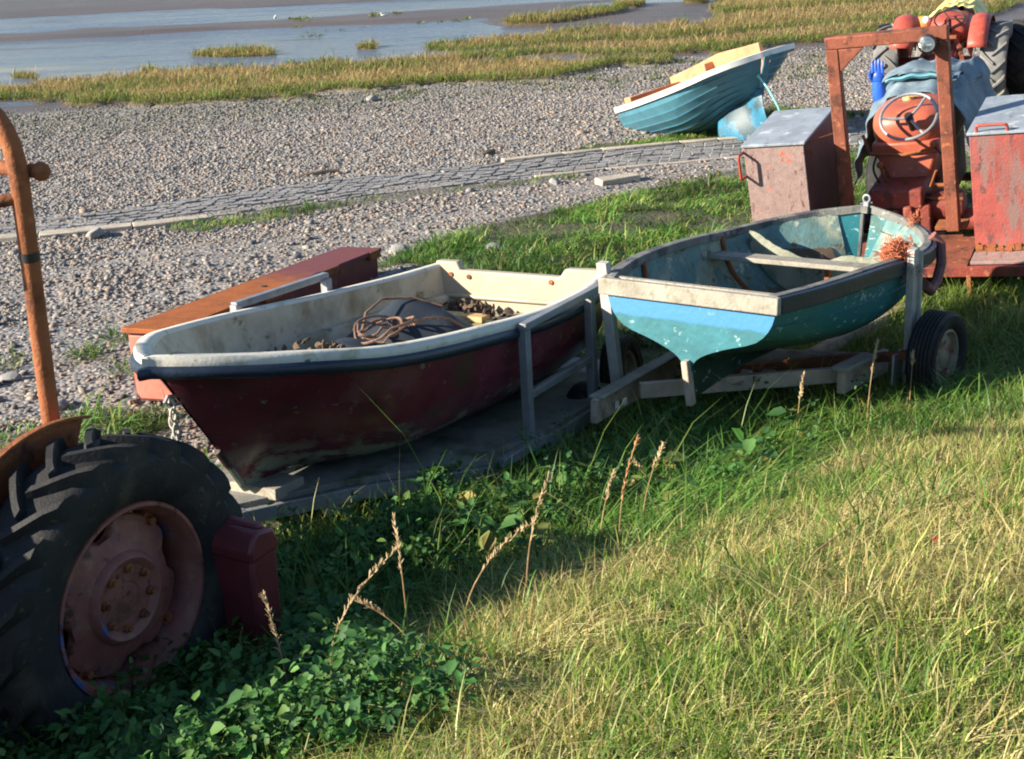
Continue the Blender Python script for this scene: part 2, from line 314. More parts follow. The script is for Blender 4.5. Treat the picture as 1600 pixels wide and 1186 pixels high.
# ------------------------------------------------------------------ the lie of the land
DECK = [(-.25, -.88), (1.95, -.92), (2.74, -.26), (2.90, .05), (2.38, .42), (1.78, .95), (1.2, .93), (-.25, .86)]
def under_deck(x, y, m=0):
    c, s = math.cos(RAD(238.1)), math.sin(RAD(238.1))
    return inpoly(np.asarray(x, float), np.asarray(y, float), [((.098+c*a-s*b)*1.06, (8.611+s*a+c*b)*1.06) for a, b in DECK])
def bank_w(x, y): return .65*(x-2.8)-.76*(y-8.1)+.22*sstep(2.7, 1.4, x)+.28*np.exp(-((x-.05)/.85)**2)*sstep(7.0, 6.0, y)
def terrain0(x, y):
    s = -.24*x+.97*y
    b = np.interp(s, [-60, 11, 13, 15, 17.3, 18.6, 27, 29, 3000], [.05, .05, -.06, -.28, -.32, -.40, -.70, -.78, -.80])
    w = bank_w(x, y)
    sp = lambda v: .35*np.log1p(np.exp(np.clip(v/.35, -30, 30)))
    return b + .50*sp(w) - .25*sp(w-1.6) - .25*sp(w-5.5)
def terrain(x, y):
    x = np.asarray(x, float); y = np.asarray(y, float)
    s = -.24*x+.97*y
    rough = .05*(fbm(x*1.3, y*1.3, 3)-.5)+.03*(fbm(x*5, y*5, 9)-.5)
    onpath = sstep(15.2, 15.5, s)*(1-sstep(17.2, 17.5, s))
    flat = sstep(26.5, 28.5, s)
    streak = (fbm(x*.045+fbm(x*.1, y*.1, 31)*.6, (y-.04*x)*.33, 21, 4)-.5)*.22
    streak = (np.clip(streak*1.5, -.07, .055)-.012)*sstep(29, 33, s)
    yy = y-.05*x+2.6*(fbm(x*.17, y*.25, 33, 3)-.5); bars = np.interp(yy, [30, 31, 32.6, 36, 39.4, 40.4, 41.6, 42.6, 45.2, 46.6, 49, 50, 54, 56, 62, 5000], [0, .02, -.06, -.06, -.05, .05, .05, -.06, -.06, .04, .04, -.05, -.04, .05, -.03, -.03])
    streak = streak*.6+.075*(fbm(x*.28, y*1.3, 37, 3)-.5)*sstep(30.5, 33, s)+bars*sstep(2.5, -1.5, x+.6*(fbm(x*.3, y*.5, 35)-.5)*6)
    return terrain0(x, y)+rough*(1-flat)*(1-.8*onpath)+streak+.012*(fbm(x*2.2, y*6, 5)-.5)*flat
GRASS = [
 [(-1.22, 12.08), (-.56, 13.19), (-.19, 13.85), (.49, 14.57), (1.57, 15.76), (2.78, 16.37), (3.53, 16.69), (5.2, 17.43), (6.5, 15), (5, 11), (2.36, 10.8), (1.2, 9.6), (.6, 9.8), (.5, 11), (-.3, 11.7)],
 [(.38, 18.14), (1.01, 18.86), (1.94, 19.37), (2.81, 19.89), (3.59, 21.24), (4.33, 22.05), (5.09, 21.38), (5.37, 20.56), (4.7, 19.73), (3.49, 19.07), (2.74, 18.75), (1.86, 18.62), (.97, 18.2)],
 [(5.33, 18.3), (5.6, 20.3), (6.26, 22.45), (7.26, 22.03), (8.39, 22.37), (11, 22.5), (11, 19), (8, 17.6), (6.23, 17.9)],
]
SPARSE = [
 [(-3.0, 8.43), (-2.75, 8.75), (-2.3, 8.7), (-2.2, 8.2), (-2.52, 7.9), (-2.9, 8.0)], [(-3.69, 14.87), (-3.71, 15.2), (-3.29, 15.31), (-3.23, 14.78)],
 [(-3.33, 15.1), (-2.71, 15.74), (-1.71, 16.13), (-.67, 16.54), (.9, 16.95), (.9, 16.7), (-.66, 16.2), (-1.68, 15.75), (-2.55, 15.2), (-3.22, 14.89)],
 [(-3.36, 9.79), (-3.25, 9.99), (-3.03, 9.89), (-3.05, 9.68)], [(-3.16, 10.2), (-3.12, 10.43), (-2.95, 10.32), (-2.92, 10.02)], [(-2.89, 9.32), (-2.87, 9.72), (-2.8, 9.71), (-2.7, 9.3)],
 [(-3.84, 9.5), (-3.81, 9.85), (-3.6, 9.86), (-3.56, 9.6)], [(-3.39, 8.32), (-3.1, 8.45), (-2.96, 8.17), (-3.17, 7.89)],
 [(-.6, 11.4), (-.4, 12.5), (.3, 12.3), (.3, 11.0), (-.2, 10.9)], [(2.2, 16.2), (3.4, 17.3), (4.6, 17.75), (4.4, 17.2), (3, 16.4)],
]
def grass_mask(x, y):
    """1 where turf grows: the bank and the ground round the boats, with the patches beyond."""
    x = np.asarray(x, float); y = np.asarray(y, float); n = .5*(fbm(x*1.6, y*1.6, 40)-.5)
    edge = np.interp(x, [-9, -2.6, -1.9, -1.4, -.9, -.2, .6], [5.4, 5.9, 7.3, 8.3, 9.8, 11.0, 11.6])
    g = sstep(.18, -.18, y-edge+n*1.2)
    for p in GRASS: g = np.maximum(g, inpoly(x+n*.8, y+n*1.2, p)*1.0)
    for p in SPARSE: g = np.maximum(g, inpoly(x+n*.35, y+n*.5, p)*.6)
    return g
ISLANDS = [
 [(.16, 37.99), (.43, 38.8), (1.31, 39.09), (2.79, 40.14), (3.75, 39.9), (3.23, 38.95), (2.12, 37.97), (1.25, 37.41), (.41, 37.59)],
 [(3.31, 40.98), (3.93, 41.81), (4.34, 41.25), (4.08, 40.46), (3.52, 40.35)], [(5.41, 41.52), (5.9, 41.87), (6.2, 41.35), (5.84, 40.77), (5.5, 40.92)],
 [(-7.39, 34.13), (-7.07, 35.0), (-6.27, 35.0), (-5.45, 34.42), (-5.23, 33.62), (-5.67, 33.44), (-6.61, 33.64)], [(-3.39, 34.07), (-3.24, 34.6), (-2.9, 34.4), (-2.88, 33.9)],
 [(-10.84, 31.55), (-10.89, 32.1), (-10.42, 31.9), (-10.18, 31.26)], [(-8.01, 31.67), (-7.95, 32.1), (-7.67, 31.86), (-7.55, 31.34)]]
MARSH = [(-16, 28.6), (-10.75, 28.18), (-9.29, 28.02), (-8.24, 27.89), (-8.26, 28.45), (-8.39, 26.89), (-8.13, 26.41), (-7.66, 26.68), (-6.84, 26.34), (-6.1, 26.78), (-5.23, 26.05), (-4.29, 25.76), (-3.35, 26.29), (-2.76, 26.33), (-1.85, 27.12), (-.98, 27.26), (.26, 27.23), (1.52, 27.63), (2.1, 28.64), (2.98, 28.43), (3.57, 29.01), (4.15, 30.36), (5.14, 30.53), (6.41, 31.33), (7.25, 31.62), (9.23, 32.84), (10.99, 33.73), (12.48, 35.4), (13.62, 36.8), (15.5, 39.71), (22, 46), (30, 62), (14, 66), (9, 55), (7.2, 47), (6.32, 40.92), (6.02, 38.43), (5.03, 35.09), (4.16, 36.42), (3.49, 34.73), (2.04, 36.0), (.88, 35.6), (-.58, 35.0), (-1.37, 34.6), (-2.0, 33.9), (-2.0, 33.2), (-1.13, 32.0), (-3.11, 31.3), (-4.31, 31.7), (-5.9, 31.6), (-7.37, 31.1), (-8.85, 30.75), (-10.72, 30.1), (-16, 30.2)]
def marsh_mask(x, y):
    x = np.asarray(x, float); y = np.asarray(y, float)
    n = (fbm(x*.8, y*.8, 60)-.5)*1.9
    m = inpoly(x+n, y+n, MARSH)
    creek = np.abs(fbm(x*.13+4, (y-.18*x)*.42, 71, 3)-.5) < .034
    return m & ~creek

def axis(parts):
    out = []
    for a, b, d in parts: out += list(np.arange(a, b, d))
    return np.array(out)
def far(a, b, n): return list(np.geomspace(a, b, n))
xs = np.array([-v for v in far(30, 3000, 14)[::-1]]+list(axis([(-29.5, -9, .35), (-9, 6, .085), (6, 30, .3)]))+far(30, 3000, 14))
ys = np.array([-v for v in far(4, 800, 10)[::-1]]+list(axis([(-3.6, 2, .3), (2, 19, .085), (19, 48, .16)]))+far(48, 5000, 26))
X, Y = np.meshgrid(xs, ys); Z = terrain(X, Y)
g = grass_mask(X, Y); s_ = -.24*X+.97*Y
mk = marsh_mask(X, Y) 
for p in ISLANDS: mk = mk | inpoly(X, Y, p)
Z = Z+mk*.07
nx, ny = len(xs), len(ys)
idx = np.arange(nx*ny).reshape(ny, nx)
q = np.stack([idx[:-1, :-1], idx[:-1, 1:], idx[1:, 1:], idx[1:, :-1]], -1).reshape(-1, 4)
zone = np.stack([g, sstep(26.6, 28.2, s_+(fbm(X*.7, Y*.7, 8)-.5)*2.4)*(1-.0*mk), mk*1.0], -1).reshape(-1, 3)
V = np.stack([X, Y, Z], -1).reshape(-1, 3)
gm = bpy.data.materials.new('shingle_soil_and_mud'); gm.use_nodes = True; t = gm.node_tree; t.nodes.clear()
out = nd(t, 'OutputMaterial'); b = nd(t, 'BsdfPrincipled'); t.links.new(b.outputs[0], out.inputs[0])
tc = nd(t, 'TexCoord'); co = tc.outputs['Object']; at = nd(t, 'Attribute'); at.attribute_name = 'Col'; sp = nd(t, 'SeparateColor'); t.links.new(at.outputs['Color'], sp.inputs[0])
vo = nd(t, 'TexVoronoi', Scale=26.0); t.links.new(co, vo.inputs['Vector'])
rp = nd(t, 'ValToRGB'); cr = rp.color_ramp; cr.elements[0].color = (.09, .088, .088, 1); cr.elements[1].color = (.36, .33, .30, 1)
for p_, c_ in ((.25, (.17, .168, .17, 1)), (.55, (.22, .205, .195, 1)), (.8, (.27, .21, .17, 1))):
    e = cr.elements.new(p_); e.color = c_
sx = nd(t, 'SeparateColor'); t.links.new(vo.outputs['Color'], sx.inputs[0]); t.links.new(sx.outputs[0], rp.inputs[0])
f1, _ = noise_mask(t, co, 1.6, .5, .2)
gravel = mixc(t, f1, rp.outputs[0], (.15, .12, .095))
f2, _ = noise_mask(t, co, 7, .45, .2)
soil = mixc(t, f2, (.05, .055, .02), (.085, .068, .035))
f3, _ = noise_mask(t, co, .8, .45, .2, (.3, 2, 1))
mud = mixc(t, f3, (.115, .085, .068), (.085, .068, .056))
c1 = mixc(t, sp.outputs[1], gravel, mud); c2 = mixc(t, sp.outputs[0], c1, soil)
c2 = mixc(t, sp.outputs[2], c2, (.15, .11, .04)); t.links.new(c2, b.inputs['Base Color'])
rr = nd(t, 'MapRange'); rr.inputs['To Min'].default_value = .9; rr.inputs['To Max'].default_value = .42; t.links.new(sp.outputs[1], rr.inputs['Value']); t.links.new(rr.outputs[0], b.inputs['Roughness'])
n1 = nd(t, 'TexNoise', Scale=9.0, Detail=6); t.links.new(co, n1.inputs['Vector'])
ad = nd(t, 'Math', operation='SUBTRACT'); t.links.new(n1.outputs[0], ad.inputs[0]); t.links.new(vo.outputs['Distance'], ad.inputs[1])
bp = nd(t, 'Bump', Strength=.5, Distance=.03); t.links.new(ad.outputs[0], bp.inputs['Height']); t.links.new(bp.outputs[0], b.inputs['Normal'])
ground = np_mesh('ground', V, q.ravel(), np.arange(len(q))*4, np.full(len(q), 4), zone, gm)
tag(ground, 'sloping ground of turf bank, grey shingle beach and brown tidal mud', 'ground', kind='structure')

# shallow tidal water lying in the hollows of the mud
wm = bpy.data.materials.new('tidal_water'); wm.use_nodes = True; t = wm.node_tree; b = t.nodes['Principled BSDF']
b.inputs['Base Color'].default_value = (.12, .15, .20, 1); b.inputs['Roughness'].default_value = .12; b.inputs['IOR'].default_value = 1.33
tc = nd(t, 'TexCoord'); mp = nd(t, 'Mapping'); mp.inputs['Scale'].default_value = (.45, 1.6, 1); t.links.new(tc.outputs['Object'], mp.inputs[0])
n1 = nd(t, 'TexNoise', Scale=2.6, Detail=6, Roughness=.7); t.links.new(mp.outputs[0], n1.inputs['Vector'])
mr = nd(t, 'MapRange'); mr.inputs['From Min'].default_value = .38; mr.inputs['From Max'].default_value = .62; mr.inputs['To Min'].default_value = .04; mr.inputs['To Max'].default_value = .34
m2_ = nd(t, 'Mapping'); m2_.inputs['Scale'].default_value = (.12, .9, 1); t.links.new(tc.outputs['Object'], m2_.inputs[0]); n2 = nd(t, 'TexNoise', Scale=1.0, Detail=5, Roughness=.65); t.links.new(m2_.outputs[0], n2.inputs['Vector']); t.links.new(n2.outputs[0], mr.inputs['Value']); t.links.new(mr.outputs[0], b.inputs['Roughness'])
bp = nd(t, 'Bump', Strength=1.0, Distance=.09); t.links.new(n1.outputs[0], bp.inputs['Height']); t.links.new(bp.outputs[0], b.inputs['Normal'])
w = MB(); w.add([(-3000, 27.5, -.777), (3000, 27.5, -.777), (3000, 5000, -.777), (-3000, 5000, -.777)], [(0, 1, 2, 3)])
o = w.obj('water', wm, smooth=False); tag(o, 'shallow blue tidal water lying over the mudflat', 'water', kind='structure')

# slipway of stone setts and its concrete edging
PF = np.array([(-8, 15.4), (-6.33, 15.95), (-5.0, 16.0), (-3.75, 16.52), (-2.29, 17.2), (-1.35, 17.5), (-.7, 17.67), (.38, 18.03), (1.85, 18.5), (3.16, 18.69), (4.87, 18.95), (8, 19.5)])
PN = np.array([(-8, 14.3), (-5.94, 14.86), (-5.53, 14.89), (-4.59, 15.06), (-3.66, 15.32), (-2.71, 15.74), (-1.72, 16.2), (-.67, 16.51), (.91, 17.1), (2.97, 17.51), (4.63, 17.98), (8, 18.6)])
near_y = lambda x: np.interp(x, PN[:, 0], PN[:, 1]); far_y = lambda x: np.interp(x, PF[:, 0], PF[:, 1])
pm = MB()
for x in np.arange(-7.9, 6.5, .135):
    n = 11
    for k in range(n):
        u0 = (k+.5*(int(round(x/.135)) % 2)*.5)/n; u1 = u0+.985/n
        x0 = x+.25*k/n
        if fbm(x0*.8, k*.6, 90) > .60+.03*max(0, x0+3): continue
        h = RNG.normal(0, .004); j = RNG.normal(0, .005, 8); vs = []
        for (dx, u, dz) in ((0, u0, 0), (.138, u0, 0), (.138, u1, 0), (0, u1, 0), (.012, u0+.006, 1), (.126, u0+.006, 1), (.126, u1-.006, 1), (.012, u1-.006, 1)):
            xx = x0+dx+j[0]; yy = near_y(xx)*(1-u)+far_y(xx)*u+j[1]
            vs.append((xx, yy, float(terrain0(xx, yy))+(.014+h+j[2] if dz else -.06)))
        pm.add(vs, [(4, 5, 6, 7), (0, 1, 5, 4), (1, 2, 6, 5), (2, 3, 7, 6), (3, 0, 4, 7)])
o = pm.obj('path', 'sett', bevel=0); tag(o, 'slipway of worn grey stone setts crossing the shingle', 'path', kind='structure')
def edging(name, pts, w_, h_, label, gaps):
    m = MB(); P = np.array(pts)
    L = np.concatenate([[0], np.cumsum(np.hypot(*np.diff(P, axis=0).T))]); s = 0
    while s < L[-1]-.3:
        d = RNG.uniform(.5, 1.1); e = min(s+d, L[-1])
        if vnoise(s*.9, 3, 5) > gaps:
            a = [np.interp(v, L, P[:, k]) for v in (s, e) for k in (0, 1)]
            za, zb = [float(terrain0(a[0], a[1]))+h_-.08, float(terrain0(a[2], a[3]))+h_-.08]
            m.beam((a[0], a[1], za), (a[2], a[3], zb), w_*RNG.uniform(.9, 1.1), .16)
        s = e+.006
    o = m.obj(name, 'concrete', bevel=.012); tag(o, label, 'kerb', kind='structure')
edging('kerb', [(x, y-.07) for x, y in PN if x < -3.0]+[(-3.2, 15.42)], .17, .05, 'broad sandy concrete kerb along the near edge of the slipway', -1)
edging('kerb', [(x, y-.02) for x, y in PN if x > -3.2 and x < 6], .07, .018, 'thin broken concrete kerb on the near side of the setts', .47)
edging('kerb', [(.0, 17.95)]+[(x, y+.05) for x, y in PF if x > .2 and x < 6], .11, .05, 'straight pale kerb on the far side of the setts beside the turf', .0)

# ------------------------------------------------------------------ loose stones, grass, weeds (uncountable)
def ico():
    p = (1+5**.5)/2; v = np.array([(-1, p, 0), (1, p, 0), (-1, -p, 0), (1, -p, 0), (0, -1, p), (0, 1, p), (0, -1, -p), (0, 1, -p), (p, 0, -1), (p, 0, 1), (-p, 0, -1), (-p, 0, 1)], float)
    f = np.array([(0, 11, 5), (0, 5, 1), (0, 1, 7), (0, 7, 10), (0, 10, 11), (1, 5, 9), (5, 11, 4), (11, 10, 2), (10, 7, 6), (7, 1, 8), (3, 9, 4), (3, 4, 2), (3, 2, 6), (3, 6, 8), (3, 8, 9), (4, 9, 5), (2, 4, 11), (6, 2, 10), (8, 6, 7), (9, 8, 1)])
    return v/np.linalg.norm(v[0]), f
PEB = np.array([(.19, .19, .19), (.25, .24, .235), (.14, .145, .155), (.32, .29, .26), (.31, .22, .165), (.21, .20, .195), (.38, .35, .31), (.09, .09, .095), (.27, .205, .165), (.20, .215, .235), (.23, .19, .155)])
def pebbles(name, x, y, r, label, tint=(1, 1, 1)):
    n = len(x); bv, bf = ico(); A = RNG.uniform(0, 2*np.pi, n)
    sc = np.stack([r*RNG.uniform(.8, 1.35, n), r*RNG.uniform(.7, 1.05, n), r*RNG.uniform(.32, .6, n)], 1)
    P = bv[None]*RNG.uniform(.78, 1.16, (n, 12, 1))*sc[:, None]
    tl = RNG.normal(0, .2, n); P[:, :, 2] += P[:, :, 0]*tl[:, None]
    c, s = np.cos(A)[:, None], np.sin(A)[:, None]
    P = np.stack([P[:, :, 0]*c-P[:, :, 1]*s, P[:, :, 0]*s+P[:, :, 1]*c, P[:, :, 2]], -1)
    P += np.stack([x, y, terrain(x, y)+sc[:, 2]*.35], -1)[:, None]
    F = (bf[None]+12*np.arange(n)[:, None, None]).reshape(-1, 3)
    sg_ = -.24*x+.97*y; wet = sstep(22.5, 25.5, sg_+2.5*(fbm(x*.35, y*.35, 19)-.5))*sstep(4, -3, x)*.75+.25*sstep(23, 26, sg_)
    nearb = sstep(10.5, 8.3, sg_)[:, None]
    tint = np.array(tint)*(1-wet[:, None]*np.array([.42, .36, .46]))*(1-nearb*np.array([.22, .34, .46])*RNG.uniform(.3, 1.3, (n, 1)))
    col = PEB[RNG.integers(0, len(PEB), n)]*RNG.uniform(.85, 1.12, (n, 1))*np.array(tint)*np.array((.83, .80, .765))
    m = bpy.data.materials.get('beach_stone')
    if m is None:
        m = bpy.data.materials.new('beach_stone'); m.use_nodes = True; t = m.node_tree; b = t.nodes['Principled BSDF']; a = nd(t, 'Attribute'); a.attribute_name = 'Col'
        tc = nd(t, 'TexCoord'); f, _ = noise_mask(t, tc.outputs['Object'], 60, .5, .2)
        t.links.new(mixc(t, f, a.outputs['Color'], (.2, .19, .18)), b.inputs['Base Color']); b.inputs['Roughness'].default_value = .75
    o = np_mesh(name, P.reshape(-1, 3), F.ravel(), np.arange(len(F))*3, np.full(len(F), 3), np.repeat(col, 12, 0), m)
    return tag(o, label, 'pebbles', kind='stuff')
def scatter(n, x0, x1, y0, y1): return RNG.uniform(x0, x1, n), RNG.uniform(y0, y1, n)
x, y = scatter(200000, -13, 16, 15, 33); s = -.24*x+.97*y
onp = (x > -7.9) & (y > near_y(x)-.05) & (y < far_y(x)+.03)
den = np.interp(s, [16, 17.4, 25.5, 27.3, 28.5], [1, 1, .8, .35, .0])*np.where(onp, .03+.25*sstep(-3.5, -5.5, x), 1)
vis = (np.abs(x) < .42*y+2) & (y > near_y(x)-.1) & (grass_mask(x, y) < .5) & ~marsh_mask(x, y)
k = vis & (RNG.random(len(x)) < den); x, y = x[k], y[k]
pebbles('pebbles', x, y, np.exp(RNG.normal(np.log(.0215), .30, len(x))), 'grey and pinkish beach cobbles spread between the slipway and the marsh')
x, y = scatter(105000, -8, 4.2, 6, 17.2)
k = (y < near_y(x)-.15) & (grass_mask(x, y) < .3) & (np.abs(x) < .4*y+.6) & (x < .9+.35*(y-11)+.6) & (RNG.random(len(x)) < .25+.75*sstep(.40, .62, fbm(x*.9, y*.9, 77))) & (RNG.random(len(x)) < np.interp(x, [-2, 1, 3.5], [1, .6, .28]))
x, y = x[k], y[k]
pebbles('pebbles', x, y, np.exp(RNG.normal(np.log(.0175), .38, len(x))), 'mixed grey shingle lying between the slipway and the boats', (1.02, .99, .96))

def blades(name, x, y, h, wd, lean, az, c0, c1, m, label, cat='grass', zoff=0, levels=3, soft=.45, zfun=terrain):
    h = keep_clear(x, y, h); n = len(x); az2 = az; face = az2+np.pi/2+RNG.normal(0, .5, n)
    L = levels; tt = np.linspace(0, 1, L+1); V = np.empty((n, 2*L+1, 3)); C = np.empty((n, 2*L+1, 3)); zb = zfun(x, y)+zoff-.015
    dx, dy = np.cos(az2), np.sin(az2); fx, fy = np.cos(face)*.5, np.sin(face)*.5
    for i, t_ in enumerate(tt):
        off = h*lean*t_**(1.7); zz = h*(t_-soft*lean*t_**2.4)
        wdt = wd*(1-t_**1.6)*(.75+.5*(t_ > 0)) if i < L else wd*0
        col = c0*(1-t_)+c1*t_
        for sgn in ((-1, 1) if i < L else (0,)):
            j = 2*i+(1 if sgn > 0 else 0)
            V[:, j, 0] = x+dx*off+fx*wdt*sgn; V[:, j, 1] = y+dy*off+fy*wdt*sgn; V[:, j, 2] = zb+zz; C[:, j] = col
    lp = []; st = []; to = []; o = 0
    for i in range(L-1): lp += [2*i, 2*i+1, 2*i+3, 2*i+2]; st.append(o); to.append(4); o += 4
    lp += [2*L-2, 2*L-1, 2*L]; st.append(o); to.append(3); o += 3
    nv = 2*L+1; A = np.arange(n)[:, None]
    ob = np_mesh(name, V.reshape(-1, 3), (np.array(lp)[None]+A*nv).ravel(), (np.array(st)[None]+A*o).ravel(), np.tile(to, n), C.reshape(-1, 3), M[m])
    return tag(ob, label, cat, kind='stuff')
def keep_clear(x, y, h, lim=.05):
    return np.where(under_deck(x, y), np.minimum(h, lim), h)
def pal(n, cols, p, jit=.25):
    c = np.array(cols)[RNG.choice(len(cols), n, p=np.array(p)/sum(p))]
    return c*RNG.uniform(1-jit, 1+jit, (n, 1))*RNG.uniform(.92, 1.08, (n, 3))
GREENS = [(.12, .22, .025), (.17, .27, .04), (.08, .165, .022), (.26, .32, .06)]
STRAWS = [(.46, .40, .16), (.56, .47, .22), (.33, .26, .10), (.40, .40, .12)]
def clump(x, y, r, per):
    """turn tuft centres into blades"""
    k = np.repeat(np.arange(len(x)), per); rr = r*np.sqrt(RNG.random(len(k))); a = RNG.uniform(0, 6.283, len(k))
    return k, x[k]+rr*np.cos(a), y[k]+rr*np.sin(a), a
# the bank: dry, yellow-green sward
def bank_dry(x, y): return sstep(.15, 1.25, bank_w(x, y)+(fbm(x*1.1, y*1.1, 50)-.5)*1.2)
x, y = scatter(40000, -2.2, 6.6, 2.0, 12)
k = (np.abs(x) < .42*y+1.7) & (RNG.random(len(x)) < .25+.75*bank_dry(x, y)) & (bank_w(x, y) > -1.4) & (bank_w(x, y) < 5.2)
x, y = x[k], y[k]
k, bx_, by_, a = clump(x, y, .085, 18); n = len(k)
dry = np.clip(bank_dry(bx_, by_)*(.10+.62*sstep(.36, .66, fbm(bx_*1.4+8, by_*1.4, 52)))*sstep(4.3, 2.2, bank_w(bx_, by_)), 0, .75)
isd = RNG.random(n) < dry
ht = np.exp(RNG.normal(np.log(.088), .36, n))*(1+.9*sstep(.5, -.4, bank_w(bx_, by_)))*(.7+.7*fbm(bx_*2.2, by_*2.2, 55))
c0 = np.where(isd[:, None], pal(n, STRAWS, (3, 2, 3, 2)), pal(n, GREENS, (3, 3, 2, 2))); c1 = np.where((RNG.random(n) < .3)[:, None], pal(n, STRAWS, (3, 3, 1, 2)), c0*1.1)
blades('grass', bx_, by_, ht, RNG.uniform(.0032, .0065, n), RNG.uniform(.15, 1.1, n), a+RNG.normal(0, .7, n), c0, c1, 'grass', 'short dry yellow-green grass covering the sunlit bank')
# flattened dead thatch between the living blades
x, y = scatter(90000, -1.8, 5.2, 2.6, 12); k = (np.abs(x) < .40*y+.7) & (RNG.random(len(x)) < bank_dry(x, y)*sstep(.35, .6, fbm(x*1.9, y*1.9, 57))) & (bank_w(x, y) < 4.2)
x, y = x[k], y[k]; n = len(x); c0 = pal(n, STRAWS, (3, 3, 3, 1))
blades('grass', x, y, np.exp(RNG.normal(np.log(.045), .4, n)), RNG.uniform(.003, .006, n), RNG.uniform(1.5, 3.5, n), fbm(x*1.2, y*1.2, 59)*9+RNG.normal(0, .7, n), c0, c0*1.05, 'straw', 'matted dead straw lying flat between the grass tufts of the bank', zoff=.035, soft=.12)
# fresh taller tufts
x, y = scatter(420, -1.2, 4.2, 3, 9); k = (np.abs(x) < .40*y+.5) & (bank_w(x, y) > -.3) & (fbm(x*.9, y*.9, 53) > .47); k, bx_, by_, a = clump(x[k], y[k], .06, 34); n = len(k)
c0 = pal(n, [(.11, .22, .03), (.17, .28, .05), (.30, .30, .08)], (3, 2, .7)); blades('grass', bx_, by_, np.exp(RNG.normal(np.log(.145), .3, n)), RNG.uniform(.0035, .007, n), RNG.uniform(.3, 1.2, n), a+RNG.normal(0, .4, n), c0, c0*1.15, 'grass', 'scattered taller fresh green tufts standing out of the bank')
# lush grass along the foot of the bank and among the vehicles
x, y = scatter(15000, -3.2, 6.5, 4, 13)
gm_ = grass_mask(x, y); w_ = bank_w(x, y)
k = (np.abs(x) < .40*y+.9) & (RNG.random(len(x)) < np.clip(gm_*(.75-.7*bank_dry(x, y))+.35*sstep(-.9, -.2, w_)*sstep(.5, -.1, w_), 0, 1))
x, y = x[k], y[k]; k, bx_, by_, a = clump(x, y, .09, 13); n = len(k); w_ = bank_w(bx_, by_)
ht = np.exp(RNG.normal(np.log(.15), .35, n))*(1+.8*np.exp(-((w_+.1)/.45)**2)*sstep(1.8, .4, bx_)+.25*np.exp(-((w_+.25)/.5)**2))*np.where(by_ > 8.4+.2*bx_, .62, 1)*np.where((bx_ > .35) & (bx_ < 2.4) & (by_ > 7.0+.3*(bx_-.4)), .5, 1)
c0 = pal(n, [(.06, .15, .022), (.09, .19, .03), (.045, .11, .018), (.16, .23, .045), (.3, .25, .1)], (4, 4, 3, 1.6, .6)); c1 = c0*1.15
blades('grass', bx_, by_, ht, RNG.uniform(.005, .010, n), RNG.uniform(.3, 1.3, n), a+RNG.normal(0, .6, n), c0, c1, 'grass', 'longer lush green grass growing round the boats and trailers')
# long rank grass bent over between the big wheel and the trolley
x, y = scatter(5200, -1.7, 1.7, 4, 8.2); w_ = bank_w(x, y); k = (RNG.random(len(x)) < np.exp(-((w_-.12)/.50)**2)*sstep(1.7, .7, x)*sstep(.38, .54, fbm(x*1.3+7, y*1.3, 84))) & ~under_deck(x, y) & ~under_deck(x+.1, y+.15)
k, bx_, by_, a = clump(x[k], y[k], .08, 16); n = len(k)
c0 = pal(n, [(.10, .22, .03), (.15, .27, .05), (.06, .15, .022), (.30, .32, .10)], (4, 3, 2, .8)); blades('grass', bx_, by_, np.minimum(.36, np.exp(RNG.normal(np.log(.26), .26, n))), RNG.uniform(.006, .011, n), RNG.uniform(.8, 2.0, n), RNG.normal(-.3, 1.0, n), c0, c0*1.15, 'grass', 'long rank bright green grass bent over in front of the maroon boat trolley', soft=.3)
# turf patches beyond the boats
x, y = scatter(34000, -4, 11, 7.6, 23)
gm_ = grass_mask(x, y)
k = (RNG.random(len(x)) < gm_**1.4*(.15+.85*sstep(.42, .54, fbm(x*1.3, y*1.3, 45)))) & (y > 9.2+.25*x) | ((RNG.random(len(x)) < .6) & (gm_ > .3) & (x < -2.1))
k &= np.abs(x) < .42*y+.8
x, y = x[k], y[k]; k, bx_, by_, a = clump(x, y, .10, 9); n = len(k)
ht = np.exp(RNG.normal(np.log(.085), .4, n))*(.6+.9*fbm(bx_*1.8, by_*1.8, 58))*np.where(by_ > 16.3+.25*bx_, .8, 1.0)
c0 = pal(n, [(.07, .16, .022), (.11, .20, .03), (.05, .11, .018), (.18, .21, .05), (.28, .24, .09)], (4, 3, 2, 2, 1.1))*(.55+.95*sstep(.3, .62, fbm(bx_*2.2, by_*2.2, 91)))[:, None]; c1 = c0*1.1
blades('grass', bx_, by_, ht, RNG.uniform(.010, .017, n), RNG.uniform(.4, 1.3, n), a+RNG.normal(0, .6, n), c0, c1, 'grass', 'patches of rough green turf beside the slipway and behind the boats', levels=2)
